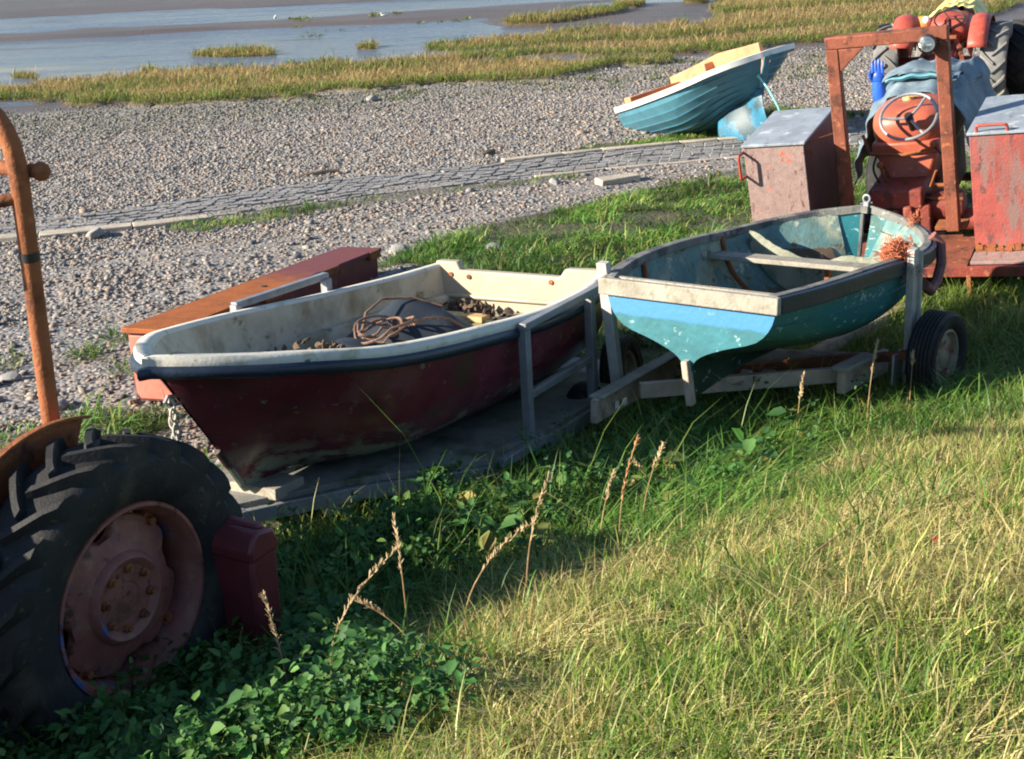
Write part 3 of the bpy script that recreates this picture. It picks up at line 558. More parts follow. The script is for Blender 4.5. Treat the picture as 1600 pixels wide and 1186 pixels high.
# salt marsh
def marsh(name, x, y, label, kind='stuff', cat='marsh grass'):
    n = len(x); s = -.24*x+.97*y
    d = .55; rim = np.zeros(n)
    isl = lambda a_, b_: marsh_mask(a_, b_) if kind == 'stuff' else None
    if kind == 'stuff':
        for dd in (.25, .5, .8): rim = np.maximum(rim, (~marsh_mask(x+.1*dd, y-dd))*(1-.75*dd))
    else: rim = RNG.random(n)*.6
    green = np.clip(rim*1.05+.5*sstep(.59, .68, fbm(x*.5, y*.7, 63)), 0, 1)
    isg = RNG.random(n) < green
    tan = pal(n, [(.44, .305, .135), (.50, .37, .18), (.36, .24, .10), (.38, .30, .12)], (3, 2, 2, 1), .2); grn = pal(n, [(.13, .19, .03), (.19, .24, .05), (.09, .13, .025)], (2, 2, 1), .25)
    c1 = np.where(isg[:, None], grn, tan); c0 = np.where(isg[:, None], grn, grn*.4+tan*.5)
    ht = np.exp(RNG.normal(np.log(.17), .28, n))*(1+.15*isg)*(.75+.5*fbm(x*.9, y*.9, 64))
    o = blades(name, x, y, ht, RNG.uniform(.012, .022, n), RNG.uniform(.2, 1.4, n), RNG.uniform(0, 6.283, n), c0, c1, 'marsh', label, cat, zoff=.05, levels=2, zfun=terrain)
    if kind != 'stuff': o['kind'] = 'thing'
    return o
x, y = scatter(680000, -15, 26, 25.5, 58)
k = marsh_mask(x, y) & (np.abs(x) < .40*y+1.2) & (RNG.random(len(x)) < np.interp(y, [25, 34, 58], [1, .85, .6])); marsh('marsh_grass', x[k], y[k], 'broad golden-brown salt marsh grass with green ragged edges')
# small green sprigs scattered on the mud
x, y = scatter(160, -6, 9, 32.3, 42); k = ~marsh_mask(x, y) & (fbm(x*.4, y*.4, 66) > .5); kk, bx_, by_, a = clump(x[k], y[k], .16, 30); n = len(kk)
c0 = pal(n, [(.10, .14, .03), (.18, .17, .05)], (2, 1)); blades('marsh_grass', bx_, by_, RNG.uniform(.05, .13, n), RNG.uniform(.02, .035, n), RNG.uniform(.2, .8, n), a, c0, c0*1.2, 'grass', 'sparse green sprigs dotted over the wet mud', 'marsh grass', levels=2)
x, y = scatter(130, -4, 6.5, 25.3, 29.5); k = ~marsh_mask(x, y); kk, bx_, by_, a = clump(x[k], y[k], .2, 26); n = len(kk)
c0 = pal(n, [(.09, .13, .03), (.16, .15, .05)], (2, 1)); blades('marsh_grass', bx_, by_, RNG.uniform(.04, .11, n), RNG.uniform(.02, .03, n), RNG.uniform(.3, .9, n), a, c0, c0*1.2, 'grass', 'low green growth at the seaward edge of the cobbles', 'marsh grass', levels=2)
IL = ['longest grass island in the open water, green in front and tan on top', 'small green grass island just beyond the tip of the longest island', 'tiny green grass tuft in the far water near the top edge',
      'oval tan-and-green grass island alone in the left water channel', 'small green tussock between the left island and the marsh', 'bright green tussock among dark weed at the left edge of the water', 'low tan-green tussock just behind the left end of the marsh band']
for p, l in zip(ISLANDS, IL):
    P = np.array(p); ar = (np.ptp(P[:, 0])*np.ptp(P[:, 1])); n = int(700*ar)+300
    x, y = RNG.uniform(P[:, 0].min(), P[:, 0].max(), n), RNG.uniform(P[:, 1].min(), P[:, 1].max(), n); k = inpoly(x, y, p)
    o = marsh('grass_island', x[k], y[k], l, 'thing', 'grass island')
# broad-leaved weeds in the shade at the foot of the bank
def weeds(name, x, y, hgt, nl, size, cols, label):
    n = len(x); k = np.repeat(np.arange(n), nl); N = len(k)
    u = RNG.random(N)**.7; a = RNG.uniform(0, 6.283, N); sz = size[k]*RNG.uniform(.5, 1.3, N); H = hgt[k]*(.25+.85*u); r0 = .07*RNG.random(N)*hgt[k]/.3
    tilt = RNG.normal(-.12, .6, N)
    bx = x[k]+np.cos(a)*r0; by = y[k]+np.sin(a)*r0; bz = terrain(x, y)[k]+H
    d = np.stack([np.cos(a)*np.cos(tilt), np.sin(a)*np.cos(tilt), np.sin(tilt)], 1); sd_ = np.stack([-np.sin(a), np.cos(a), RNG.normal(0, .35, N)], 1)
    up_ = np.cross(d, sd_)
    B = np.stack([bx, by, bz], 1); pts = []
    for (l, w_, h_) in ((0, 0, 0), (.30, .30, .07), (.30, -.30, .07), (.64, .25, .03), (.64, -.25, .03), (1, 0, -.12), (.45, 0, -.05)):
        pts.append(B+d*(l*sz)[:, None]+sd_*(w_*sz)[:, None]+up_*(h_*sz)[:, None])
    V = np.stack(pts, 1); tri = np.array([(0, 6, 1), (0, 2, 6), (1, 6, 3), (2, 4, 6), (3, 6, 5), (4, 5, 6)])
    F = (tri[None]+7*np.arange(N)[:, None, None]).reshape(-1, 3)
    o = np_mesh(name, V.reshape(-1, 3), F.ravel(), np.arange(len(F))*3, np.full(len(F), 3), np.repeat(pal(N, cols, [1]*len(cols), .3), 7, 0), M['weed'])
    c0 = pal(n, [(.06, .12, .03), (.10, .12, .04)], (2, 1)); blades(name, x, y, hgt*1.05, np.full(n, .009), RNG.uniform(.05, .4, n), RNG.uniform(0, 6.283, n), c0, c0, 'weed', 'stalks of the '+label.split(' ', 1)[1][:60].rsplit(' ', 1)[0], 'weeds')
    return tag(o, label, 'weeds', kind='stuff')
x, y = scatter(7400, -2.6, 3.4, 3.6, 9)
w_ = bank_w(x, y); dn = np.exp(-((w_+.35)/.42)**2)*sstep(2.3, .9, x)*(.25+.9*sstep(.35, .55, fbm(x*1.3, y*1.3, 80)))
dn = dn*np.where((x > .5) & (y > 6.7+.2*x), .25, 1)
dn = np.maximum(dn, sstep(-.55, -.75, x+.45*(y-4.6))*sstep(6.3, 5.4, y)*sstep(-1.2, -.8, w_)*1.0)
k = (RNG.random(len(x)) < dn*.75) & (np.abs(x) < .4*y+.6) & ~under_deck(x, y) & ~under_deck(x+.09, y+.12); x, y = x[k], y[k]
weeds('weeds', x, y, np.minimum(.31, np.exp(RNG.normal(np.log(.22), .3, len(x)))), 26, RNG.uniform(.03, .06, len(x)), [(.04, .125, .027), (.055, .155, .03), (.028, .09, .025), (.09, .18, .04)], 'dense dark green nettles and docks in the shade at the foot of the bank')
x, y = scatter(900, -2.6, 2.6, 3.8, 8)
w_ = bank_w(x, y); k = (RNG.random(len(x)) < np.exp(-((w_+.25)/.5)**2)*sstep(1.9, .7, x)*sstep(.45, .6, fbm(x*1.1+3, y*1.1, 82))) & (np.abs(x) < .4*y+.6) & ~under_deck(x, y) & ~under_deck(x+.1, y+.16); x, y = x[k], y[k]
weeds('weeds', x, y, np.minimum(.26, np.exp(RNG.normal(np.log(.18), .3, len(x)))), 9, RNG.uniform(.07, .13, len(x)), [(.05, .14, .03), (.09, .19, .045), (.16, .20, .05), (.035, .10, .025), (.26, .22, .06)], 'larger long dock leaves, some yellowed, among the dark weeds')
# ------------------------------------------------------------------ wheels
def tyre_mb(Rr, w, rr, lugs=0, lh=.035, groove=0):
    m = MB(); k = Rr-lh if lugs else Rr
    prof = [(rr, -.34*w), (rr+.02, -.42*w), (rr+.45*(k-rr), -.5*w), (rr+.78*(k-rr), -.49*w), (k-.03, -.44*w), (k-.008, -.33*w), (k, 0), (k-.008, .33*w), (k-.03, .44*w), (rr+.78*(k-rr), .49*w), (rr+.45*(k-rr), .5*w), (rr+.02, .42*w), (rr, .34*w)]
    if groove:
        a = [(k-.03, -.44*w)]; 
        for g in np.linspace(-.34, .34, groove): a += [(k-.004, (g-.06)*w), (k-.014, (g-.05)*w), (k-.014, (g-.012)*w), (k-.004, g*w)]
        prof = prof[:4]+a+[(k-.03, .44*w)]+prof[9:]
    m.lathe(prof, 56)
    for s in ((-1, 1) if lugs else ()):
        for i in range(lugs):
            a0 = 2*math.pi*(i+(.5 if s > 0 else 0))/lugs; rows = []
            for q in np.linspace(0, 1, 7):
                y = s*w*(-.04+.53*min(q, .86)/.86); rad = k-.004+lh*1.0-max(0, q-.72)*.34*(k-rr)*1.1
                base = k-.03-max(0, q-.6)*.5*(k-rr)
                th = a0+s*0+.34*q**1.15*(.62/k); hw = (.020+.006*q)/k
                sec = []
                for (dt, r_) in ((-1.5, base), (-.8, rad), (.8, rad), (1.5, base)):
                    sec.append((r_*math.cos(th+dt*hw), y, r_*math.sin(th+dt*hw)))
                rows.append(sec)
            m.loft(rows, False); n = len(m.v)
            m.f.append((n-4, n-3, n-2, n-1)); m.f.append((n-28, n-27, n-26, n-25))
    return m
def simple_wheel(parent, loc, Rr, w, rr, tyre_m, rim_m, lugs=0, yflip=1, groove=0, R=None, spin=0.0):
    A = np.eye(3) if R is None else R
    A = A@np.array([[math.cos(spin), 0, math.sin(spin)], [0, 1, 0], [-math.sin(spin), 0, math.cos(spin)]])
    if yflip < 0: A = A@np.diag([-1., -1., 1.])
    e = part_empty('wheel', parent, loc, A)
    tyre_mb(Rr, w, rr, lugs, groove=groove).obj('tyre', tyre_m, e, angle=40)
    m = MB(); m.lathe([(rr+.006, .36*w), (rr-.012, .37*w), (rr-.02, .3*w), (rr*.8, .2*w), (rr*.72, .22*w), (rr*.45, .25*w), (rr*.38, .31*w), (rr*.3, .33*w), (0, .34*w)], 40)
    m.lathe([(rr+.006, -.36*w), (rr-.02, -.3*w), (rr*.8, -.1*w), (0, -.05*w)], 32)
    for i in range(5): a = i*1.2566; m.ellipsoid((rr*.56*math.cos(a), .25*w, rr*.56*math.sin(a)), (.012, .012, .012), nu=6, nv=5)
    m.obj('rim', rim_m, e)
    return e

# ------------------------------------------------------------------ tractor beside the camera (big wheel, fender, bent pipe hoop)
AX = np.array([math.cos(RAD(-30)), math.sin(RAD(-30)), 0.0]); FWD = np.array([-AX[1], AX[0], 0.0])
WC = np.array([-1.496, 4.773, .762])-AX*.128
# local: x forward, y outwards to the near wheel, z up; origin under the near wheel on the ground
An = np.stack([FWD, AX, np.cross(FWD, AX)], 1)
if An[2, 2] < 0: An[:, 2] *= -1; An[:, 0] *= 1
An = np.stack([FWD, -AX, np.array([0, 0, 1.])], 1)          # y = left = away from the near wheel
nt_ = empty('tractor', 'old tractor with huge black lugged wheel, faded red rim and rusty bent pipe hoop', 'tractor', (An, WC-np.array([0, 0, .65])))
NW = part_empty('wheel', nt_, (0, 0, .65), np.diag([-1., -1., 1.]))
tyre_mb(.645, .34, .385, 20, .04).obj('tyre', 'tyre', NW, angle=40)
m = MB()   # rim: flange, well, inner wall (local +y faces out)
m.lathe([(.392, .125), (.388, .135), (.374, .135), (.366, .12), (.352, .10), (.342, .05), (.335, -.04), (.345, -.11), (.39, -.13)], 72)
m.obj('rim', 'rim_red', NW)
m = MB()
n = 96; rows = []
for u in np.linspace(0, 2*math.pi, n, endpoint=False):
    ro = .326-.070*max(0, math.cos(4*u+.6))**2
    pr = [(ro, .02), (ro-.006, .035), (.26, .052), (.215, .066), (.19, .075), (.178, .096), (.165, .104), (.15, .098), (.13, .080), (.10, .076), (.055, .078), (.0, .079)]
    rows.append([(r*math.cos(u), h, r*math.sin(u)) for r, h in pr])
rows.append(rows[0]); m.loft(rows); m.obj('disc', 'rim_red', NW, solid=0)
m = MB(); m.lathe([(.148, .078), (.146, .083), (.07, .084), (.066, .080), (0, .080)], 40); m.obj('hub_plate', 'hub_rust', NW)
m = MB()
for i in range(8):
    a = i*math.pi/4+.2; m = MB(); m.lathe([(.019, 0), (.019, .02), (.012, .022), (.012, .036), (0, .036)], 6, (.122*math.cos(a), .078, .122*math.sin(a))); m.obj('wheel_bolt', 'rust', NW)
for i in range(4):
    m = MB(); a = i*math.pi/2+.75; c, s = math.cos(a), math.sin(a)
    m.box((.325*c, .01, .325*s), (.07, .05, .06), np.array([[c, 0, -s], [0, 1, 0], [s, 0, c]])); m.lathe([(.018, 0), (.018, .03), (0, .03)], 6, (.315*c, .033, .315*s)); m.obj('rim_lug', 'rust', NW)
m = MB(); m.lathe([(.345, -.125), (.30, -.115), (.2, -.09), (0, -.085)], 40); m.obj('sun_block_disc', 'red_dark', NW)  # disc added behind the rim to stop sun shining through it
m = MB(); m.lathe([(.19, -.06), (.12, -.1), (.12, -.45), (.16, -.5), (.16, -.9)], 24); m.obj('axle_housing', 'red_dark', NW)
W2 = part_empty('wheel', nt_, (0, 1.45, .65)); tyre_mb(.645, .34, .385, 20, .04).obj('tyre', 'tyre', W2, angle=40)
m = MB(); m.lathe([(.39, .13), (.366, .12), (.34, .03), (.3, .05), (.18, .09), (0, .08)], 40); m.obj('rim', 'rim_red', W2)
m = MB(); rows = []      # fender: rolled sheet over the inner side of the near tyre
for u in np.linspace(RAD(70), RAD(176), 26):
    r = .672; rows.append([((r+.010)*math.cos(u)-.02, .195, .65+(r+.010)*math.sin(u)), (r*math.cos(u)-.02, .20, .65+r*math.sin(u)), (r*math.cos(u)-.02, .235, .65+r*math.sin(u)), (.6*math.cos(u)-.02, .245, .65+.6*math.sin(u)), (.3*math.cos(u)-.02, .25, .65+.3*math.sin(u))])
m.loft(rows); m.obj('fender', 'rust', nt_, solid=.006)
def bentpipe(pts, r, n=14, rad=.16):
    P = np.array(pts, float); out = [P[0]]
    for i in range(1, len(P)-1):
        a, b, c = P[i-1], P[i], P[i+1]; d = min(rad, np.linalg.norm(a-b)*.49, np.linalg.norm(c-b)*.49); p = b+(a-b)/np.linalg.norm(a-b)*d; q = b+(c-b)/np.linalg.norm(c-b)*d
        for t_ in np.linspace(0, 1, 9): out.append((1-t_)**2*p+2*t_*(1-t_)*b+t_*t_*q)
    out.append(P[-1]); P = np.array(out); D = [P[0]]
    for i in range(1, len(P)):
        k = max(1, int(np.linalg.norm(P[i]-P[i-1])/.12))
        for j in range(1, k+1): D.append(P[i-1]+(P[i]-P[i-1])*j/k)
    return MB().tube(D, r, n)
def nloc(p): return An.T@(np.array(p)-(WC-np.array([0, 0, .65])))
p0 = nloc((-1.83, 5.12, 1.28)); p1 = nloc((-1.76, 5.06, 2.66)); side = np.array([0, 1.05, 0])
m = bentpipe([p0, p1, p1+side, p0+side], .036, 16, .30)
for k in (.02, .05, .09, .13): m.tube([p0+(p1-p0)*k*.25-[0, 0, 0], p0+(p1-p0)*(k*.25+.004)], .039, 16)
m.obj('roll_hoop', 'rust', nt_)
m = bentpipe([p0+(p1-p0)*.80+[.06, -.05, .0], p0+(p1-p0)*.80+[.0, 1.05, .02]], .028, 12); m.ellipsoid(p0+(p1-p0)*.80+[.06, -.05, .0], (.036, .036, .036)); m.obj('cross_pipe', 'rust', nt_)
m = bentpipe([p0+(p1-p0)*.735+[0, 0, 0], p0+(p1-p0)*.70+[-.5, .55, -.02]], .024, 12); m.obj('cross_pipe', 'rust', nt_)
m = MB(); m.tube([p0+(p1-p0)*.56, p0+(p1-p0)*.585], .0385, 16); m.obj('clamp_band', 'black', nt_)
m = MB()   # gearbox, engine block
m.box((-.35, .73, .62), (1.2, .36, .45)); m.box((-1.55, .73, .72), (1.6, .44, .6)); m.obj('body', 'red_dark', nt_, bevel=.03)
m = MB(); c = nloc((-1.17, 5.18, .75))
m.box(c+[0, .0, -.25], (.15, .26, .55), taper=1.1); m.box(c+[0, 0, .03], (.18, .30, .05)); m.prism([(-.09, .055), (.09, .055), (.06, .11), (-.03, .13), (-.07, .10)], 1, -.15, .15); m.v[-10:] = [tuple(np.array(p)+c) for p in m.v[-10:]]; m.box(c+[.02, .02, .125], (.05, .28, .03)); m.obj('front_weight', 'maroon_box', nt_, bevel=.018)
m = MB(); m.tube([(-.75, .2, .45), (-.75, .73, .45)], .05, 10); m.obj('footboard', 'red_dark', nt_)
m = MB(); m.box((-1.5, .73, 1.22), (1.9, .52, .42)); m.obj('bonnet', 'red_paint', nt_, bevel=.08)  # out-of-view bonnet, added this tall to shade the weeds
for s_ in (.1, 1.36): simple_wheel(nt_, (-2.1, s_, .30), .36, .16, .22, 'tyre', 'rim_red', yflip=-1 if s_ < .5 else 1)

# ------------------------------------------------------------------ maroon boat with cream inside, on a flat steel-framed trolley
SR = 1.06; Ar = rotm(RAD(238.1), RAD(4.3), RAD(3.2))*SR; Or = np.array([.098*SR, 8.611*SR, 3.4-(3.4-.298)*SR]); PR = (Ar, Or)
rb = empty('rowing_boat', 'maroon boat with chalky white rim and dirty cream interior, bow by the big wheel', 'boat', PR)
rX = [0, .4, .8, 1.2, 1.6, 2.0, 2.45, 2.75, 3.0, 3.15, 3.24, 3.28]; rB = [.62, .71, .76, .78, .775, .755, .665, .525, .345, .195, .085, .012]; rZ = [.618, .60, .605, .62, .65, .68, .72, .762, .79, .808, .817, .82]
rKx = [0, .8, 1.6, 2.2, 2.55, 2.73]; 
def red_sec(t, inset=0.0, n=22):
    """half section at parameter t along the hull, keel to sheer; the stem is raked."""
    x = 3.28*t; b = float(spl(rX, rB, x)); zs = float(spl(rX, rZ, x)); f = sstep(1.9, 3.28, x)
    kx = x-.55*f*1.0; kz = .0+.02*f
    b1 = (.86-.55*f)*b; b2 = (.99-.30*f)*b; pts = []
    for u in np.linspace(0, 1, n):
        y = 3*u*(1-u)**2*b1+3*u*u*(1-u)*b2+u**3*b; z = kz+(zs-kz)*(3*u*(1-u)**2*(.02+.12*f)+3*u*u*(1-u)*(.42-.02*f)+u**3)
        xx = kx+(x-kx)*(z-kz)/(zs-kz)
        pts.append([xx, y, z])
    P = np.array(pts)
    return P
def both(P): return [tuple(p*[1, -1, 1]) for p in P[::-1]]+[tuple(p) for p in P[1:]]
ts = np.concatenate([np.linspace(0, .75, 28), np.linspace(.77, 1, 26)])
m = MB(); rows = [both(red_sec(t_)) for t_ in ts]; m.loft(rows)
q_ = [p for p in rows[0] if p[2] < .56]; m.add([(-.003, p[1], p[2]) for p in q_], [tuple(range(len(q_)))])
m.obj('hull', 'maroon', rb, angle=50)
def inner(P, d, zf):
    Q = P.copy(); Q[:, 1] = np.maximum(0, Q[:, 1]-d); Q[:, 2] = np.maximum(Q[:, 2], zf); return Q
m = MB(); rows = []
for t_ in np.linspace(.012, .955, 40):
    P = inner(red_sec(t_, n=22), .06, .31+.10*max(0, t_-.6)); P[-1, 2] -= .01; rows.append(both(P))
m.loft(rows); m.obj('inner_hull', 'cream_in', rb, angle=50)
m = MB()    # moulded ledge along both inner sides
for s in (-1, 1):
    rows = []
    for t_ in np.linspace(.02, .72, 18):
        x = 3.28*t_; b = float(spl(rX, rB, x)); Q_ = red_sec(t_, n=22); yb = float(np.interp(.40, Q_[:, 2], Q_[:, 1]))-.05; rows.append([(x, s*(yb-.0), .43), (x, s*(yb-.05), .425), (x, s*(yb-.062), .41), (x, s*(yb-.075), .33)])
    m.loft(rows)
m.obj('side_ledge', 'cream_in', rb)
def sheer(x, d=0): return np.array([x, float(spl(rX, rB, x))-d, float(spl(rX, rZ, x))])
xs_ = np.concatenate([np.linspace(.0, 2.7, 26), np.linspace(2.76, 3.28, 14)])
rows = []
for x in xs_:
    b = float(spl(rX, rB, x)); z = float(spl(rX, rZ, x)); wd = .055+.045*sstep(2.5, 3.2, x); bi = max(.0, b-wd)
    tp_ = 1-.95*sstep(3.12, 3.28, x); rows.append([(x, b+.005*tp_, z-.06), (x, b+.022*tp_, z-.045), (x, b+.022*tp_, z-.012), (x, b+.008*tp_, z+.006), (x, bi+.01, z+.008), (x, bi, z-.004), (x, bi, z-.05)])
m = MB()
L_ = [[(p[0], -p[1], p[2]) for p in r] for r in rows]; m.loft(rows); m.loft(L_)
e = [rows[-1], [(3.30, 0*p[1], p[2]) if k_ > 3 else (3.31, p[1]*.0, p[2]) for k_, p in enumerate(rows[-1])], L_[-1]]; m.loft(e)
m.obj('gunwale', 'cream_rim', rb, angle=60)
P = [sheer(x)+[0, .022*(1-.9*sstep(3.12, 3.28, x)), -.068] for x in xs_]; P = P+[np.array([3.325, 0, .752])]+[p*[1, -1, 1] for p in P[::-1]]
rows = []
P = np.array(P); T = np.gradient(P, axis=0); T /= np.linalg.norm(T, axis=1)[:, None]; Nn = np.cross(T, [0, 0, 1.]); Nn /= np.linalg.norm(Nn, axis=1)[:, None]
if Nn[3][1] < 0: Nn = -Nn
m = MB(); m.loft([[tuple(p+q*a+np.array([0, 0, z])) for a, z in ((-.02, .03), (.012, .028), (.022, .012), (.022, -.012), (.012, -.028), (-.02, -.03))] for p, q in zip(P, Nn)])
m.obj('rubbing_strake', 'navy', rb, angle=60)
m = MB()    # transom with the motor cut-out
cut = [(-.62, .645), (-.45, .645), (-.43, .59), (.32, .585), (.36, .64), (.61, .645)]+[(p[1]-.006, p[2]) for p in red_sec(0.0)[::-1] if .1 < p[2] < .6]+[(-p[1]+.006, p[2]) for p in red_sec(0.0) if .1 < p[2] < .6]
m.prism(cut, 0, .004, .075); m.box((.09, 0, .42), (.03, 1.1, .03)); o = m.obj('transom', 'cream', rb, bevel=.012)
m = MB()
for y in (-.50, -.36, .26): m = MB(); m.lathe([(.016, .0), (.016, .008), (0, .009)], 10, (.076, y, .55 if y != -.50 else .56), np.array([[0, 1, 0], [-1, 0, 0], [0, 0, 1.]])); m.obj('transom_bolt', 'rust', rb)
m = MB()   # small foredeck locker in the bow
rows = []
for x in np.linspace(2.62, 3.2, 8):
    b = max(.01, float(spl(rX, rB, x))-.10); z = float(spl(rX, rZ, x))-.10; rows.append([(x, -b, z), (x, 0, z+.015), (x, b, z)])
m.loft(rows); r0 = rows[0]; m.add([r0[0], r0[2], (2.62, .25, .36), (2.62, -.25, .36)], [(0, 1, 2, 3)]); m.obj('bow_locker', 'cream_in', rb, solid=.012)
wtr = bpy.data.materials.new('rainwater'); wtr.use_nodes = True; b = wtr.node_tree.nodes['Principled BSDF']; b.inputs['Base Color'].default_value = (.075, .05, .028, 1); b.inputs['Roughness'].default_value = .04
m = MB(); m.add([(.08, -.52, .338), (.08, .52, .338), (.7, .62, .335), (1.5, .64, .325), (1.5, -.64, .325), (.7, -.62, .335)], [(0, 1, 2, 3, 4, 5)]); m.obj('rainwater', wtr, rb, smooth=False)
m = MB(); m.tube([np.array(red_sec(t_)[0])+[0, 0, -.008] for t_ in np.linspace(.1, .98, 22)]+[np.array(p)+[.012, 0, 0] for p in red_sec(1.0)[:11]], .018, 8); m.obj('keel_band', 'maroon_foot', rb)
m = MB(); m.tube([(3.12, .0, .60), (3.18, .0, .61), (3.20, 0, .59), (3.18, 0, .565), (3.10, 0, .56)], .010, 8); m.obj('bow_eye', 'galv', rb)

def boatthing(name, mb, m, label, cat, P, **k):
    o = mb.obj(name, m, None, **k); A, p = P; M4 = Matrix([list(r)+[0] for r in A]+[[0, 0, 0, 1]]); M4.translation = Vector(p); o.matrix_world = M4
    return tag(o, label, cat)
# things lying in the maroon boat
m = MB(); rows = []
for y in np.linspace(-.50, .30, 20):
    top = float(spl([-.5, -.36, -.18, .05, .22, .30], [.40, .50, .625, .57, .48, .37], y)); row = []
    for q_, fx, fz in ((0, 1.50+.05*math.sin(6*y), 0), (1, 1.40, .28), (2, 1.27, .62), (3, 1.13, .93), (4, 1.06, 1.0), (5, 1.0, .95), (6, .90, .55), (7, .80+.04*math.sin(9*y), 0)):
        row.append((fx-.10*y+.012*math.sin(17*y+q_), y+.015*math.sin(q_*2+5*y), .335+max(0, top-.335)*fz+.008*math.sin(11*y+2.1*q_)))
    rows.append(row)
m.loft(rows); boatthing('rubber_sheet', m, 'rubber_sheet', 'larger dark navy rubber sheet bent into a ridge amidships in the maroon boat', 'rubber sheet', PR, solid=.02, sub=2)
m = MB(); rows = []
for y in np.linspace(-.36, .14, 14):
    top = float(spl([-.36, -.25, -.1, .05, .14], [.38, .49, .53, .48, .37], y)); row = []
    for q_, fx, fz in ((0, 1.92, 0), (1, 1.84, .45), (2, 1.72, .9), (3, 1.60, 1.0), (4, 1.50, .62), (5, 1.44, .2)):
        row.append((fx+.02*math.sin(13*y+q_), y, .335+max(0, top-.335)*fz+.012*math.sin(14*y+2*q_)))
    rows.append(row)
m.loft(rows); boatthing('rubber_sheet', m, 'rubber_sheet', 'flatter dark navy rubber sheet beside the rope nearer the bow of the maroon boat', 'rubber sheet', PR, solid=.015, sub=2)
m = MB()
for k_ in range(4):
    a = np.linspace(0, 2*math.pi, 26, endpoint=False); r = .085+.022*k_
    m.tube([(1.46+.03*(k_ % 2)+r*1.3*math.cos(v)+.02*math.sin(3*v+k_*2), -.07+r*1.05*math.sin(v)+.02*k_+.012*math.cos(2*v+k_), .535+.010*k_+.03*math.sin(2*v+k_*1.7)-.03*(math.cos(v) > .6)) for v in a], .0075, 6, closed=True)
m.tube([(1.40, .05, .56), (1.25, .12, .565), (1.12, .18, .54), (1.05, .24, .47), (.98, .30, .37)], .008, 6); m.tube([(1.5, -.16, .53), (1.38, -.22, .60), (1.24, -.20, .655), (1.10, -.08, .64), (1.0, .05, .58)], .008, 6)
boatthing('rope_coil', m, 'cane', 'loose coil of old brown rope lying over the dark covers', 'rope', PR)
m = MB()
for k_ in range(70): m.ellipsoid((1.95+RNG.normal(0, .10), -.14+RNG.normal(0, .12), .42+RNG.uniform(0, .12)), (RNG.uniform(.02, .05), RNG.uniform(.01, .03), .008), rotm(*RNG.uniform(-1.5, 1.5, 3)), 6, 4)
boatthing('leaf_litter', m, 'litter_and_shade', 'clump of brown rotten debris in the bow half of the maroon boat', 'debris', PR)
m = MB()
for k_ in range(50): m.ellipsoid((.22+RNG.normal(0, .05), -.28+RNG.normal(0, .10), .345+RNG.uniform(0, .06)), (RNG.uniform(.02, .05), RNG.uniform(.01, .03), .008), rotm(*RNG.uniform(-1.5, 1.5, 3)), 6, 4)
boatthing('leaf_litter', m, 'litter_and_shade', 'clump of dark rotten debris against the foot of the cream transom', 'debris', PR)
m = MB(); m.box((.36, -.26, .352), (.10, .40, .04)); boatthing('plank', m, 'brass_tan', 'sunlit ochre plank lying across the water in the maroon boat', 'plank', PR, bevel=.006)
m = MB()
for k_ in np.linspace(-.18, .18, 9): m.box((.34, .18+k_, .35), (.22, .012, .02))
for k_ in (-.1, 0, .1): m.box((.34+k_, .18, .355), (.012, .38, .02))
boatthing('grating', m, 'black', 'small black slatted grating floating beside the ochre plank', 'grating', PR)

# trolley under it
tr = empty('boat_trolley', 'low trolley with mossy grey deck and galvanised side guards carrying the maroon boat', 'boat trailer', PR)
m = MB(); m.prism([(-.25, -.82), (1.9, -.86), (2.70, -.24), (2.84, .04), (2.34, .34), (1.74, .87), (1.2, .86), (-.25, .80)], 2, -.055, -.02); m.obj('deck', 'deck', tr, bevel=.004)
m = MB()
fr = [(2.76, -.10), (2.88, .06), (2.36, .37), (1.76, .90)]
for a, b in zip(fr[1:-1], fr[2:]): m.beam((*a, -.085), (*b, -.085), .035, .075)
m.beam((2.70, -.26, -.085), (2.86, .10, -.085), .035, .075)
m.beam((1.76, .88, -.045), (1.30, .87, -.045), .06, .05); m.beam((1.28, .86, -.09), (-.3, .80, -.09), .04, .08)
for s in (-1, 1): m.beam((2.5, .3*s, -.115), (-.5, .45*s, -.115), .06, .10)
m.beam((1.9, -.85, -.09), (-.3, -.8, -.09), .04, .07)
m.obj('chassis_frame', 'galv', tr, bevel=.004)
for s in (-1, 1):
    for x in ((1.36, .57) if s > 0 else (.97, 1.76)): 
        m = MB(); m.box((x+.02, s*(.835 if x > 1 else .81), .285 if s > 0 else .30), (.052, .052, .66 if s > 0 else .78)); m.obj('guard_post', 'galv', tr, bevel=.005)
    zt = .565 if s > 0 else .70
    m = MB(); m.beam(*(((1.415, .845, .605), (.40, .80, .63)) if s > 0 else ((1.79, -.84, .685), (.95, -.84, .70))), .05, .04); m.obj('top_rail', 'galv', tr, bevel=.005)
    m = MB(); m.beam(*(((1.36, .835, .215), (.61, .81, .235)) if s > 0 else ((1.76, -.84, .3), (1.0, -.84, .3))), .04, .045); m.obj('mid_rail', 'galv', tr, bevel=.005)
m = MB(); m.box((2.60, .02, -.005), (.22, .30, .06)); m.obj('bow_chock', 'timber', tr, bevel=.006)
for s, yy in ((1, .70), (-1, -.70)): simple_wheel(tr, (.50, yy, -.13), .18, .12, .09, 'tyre', 'rust', yflip=-s)
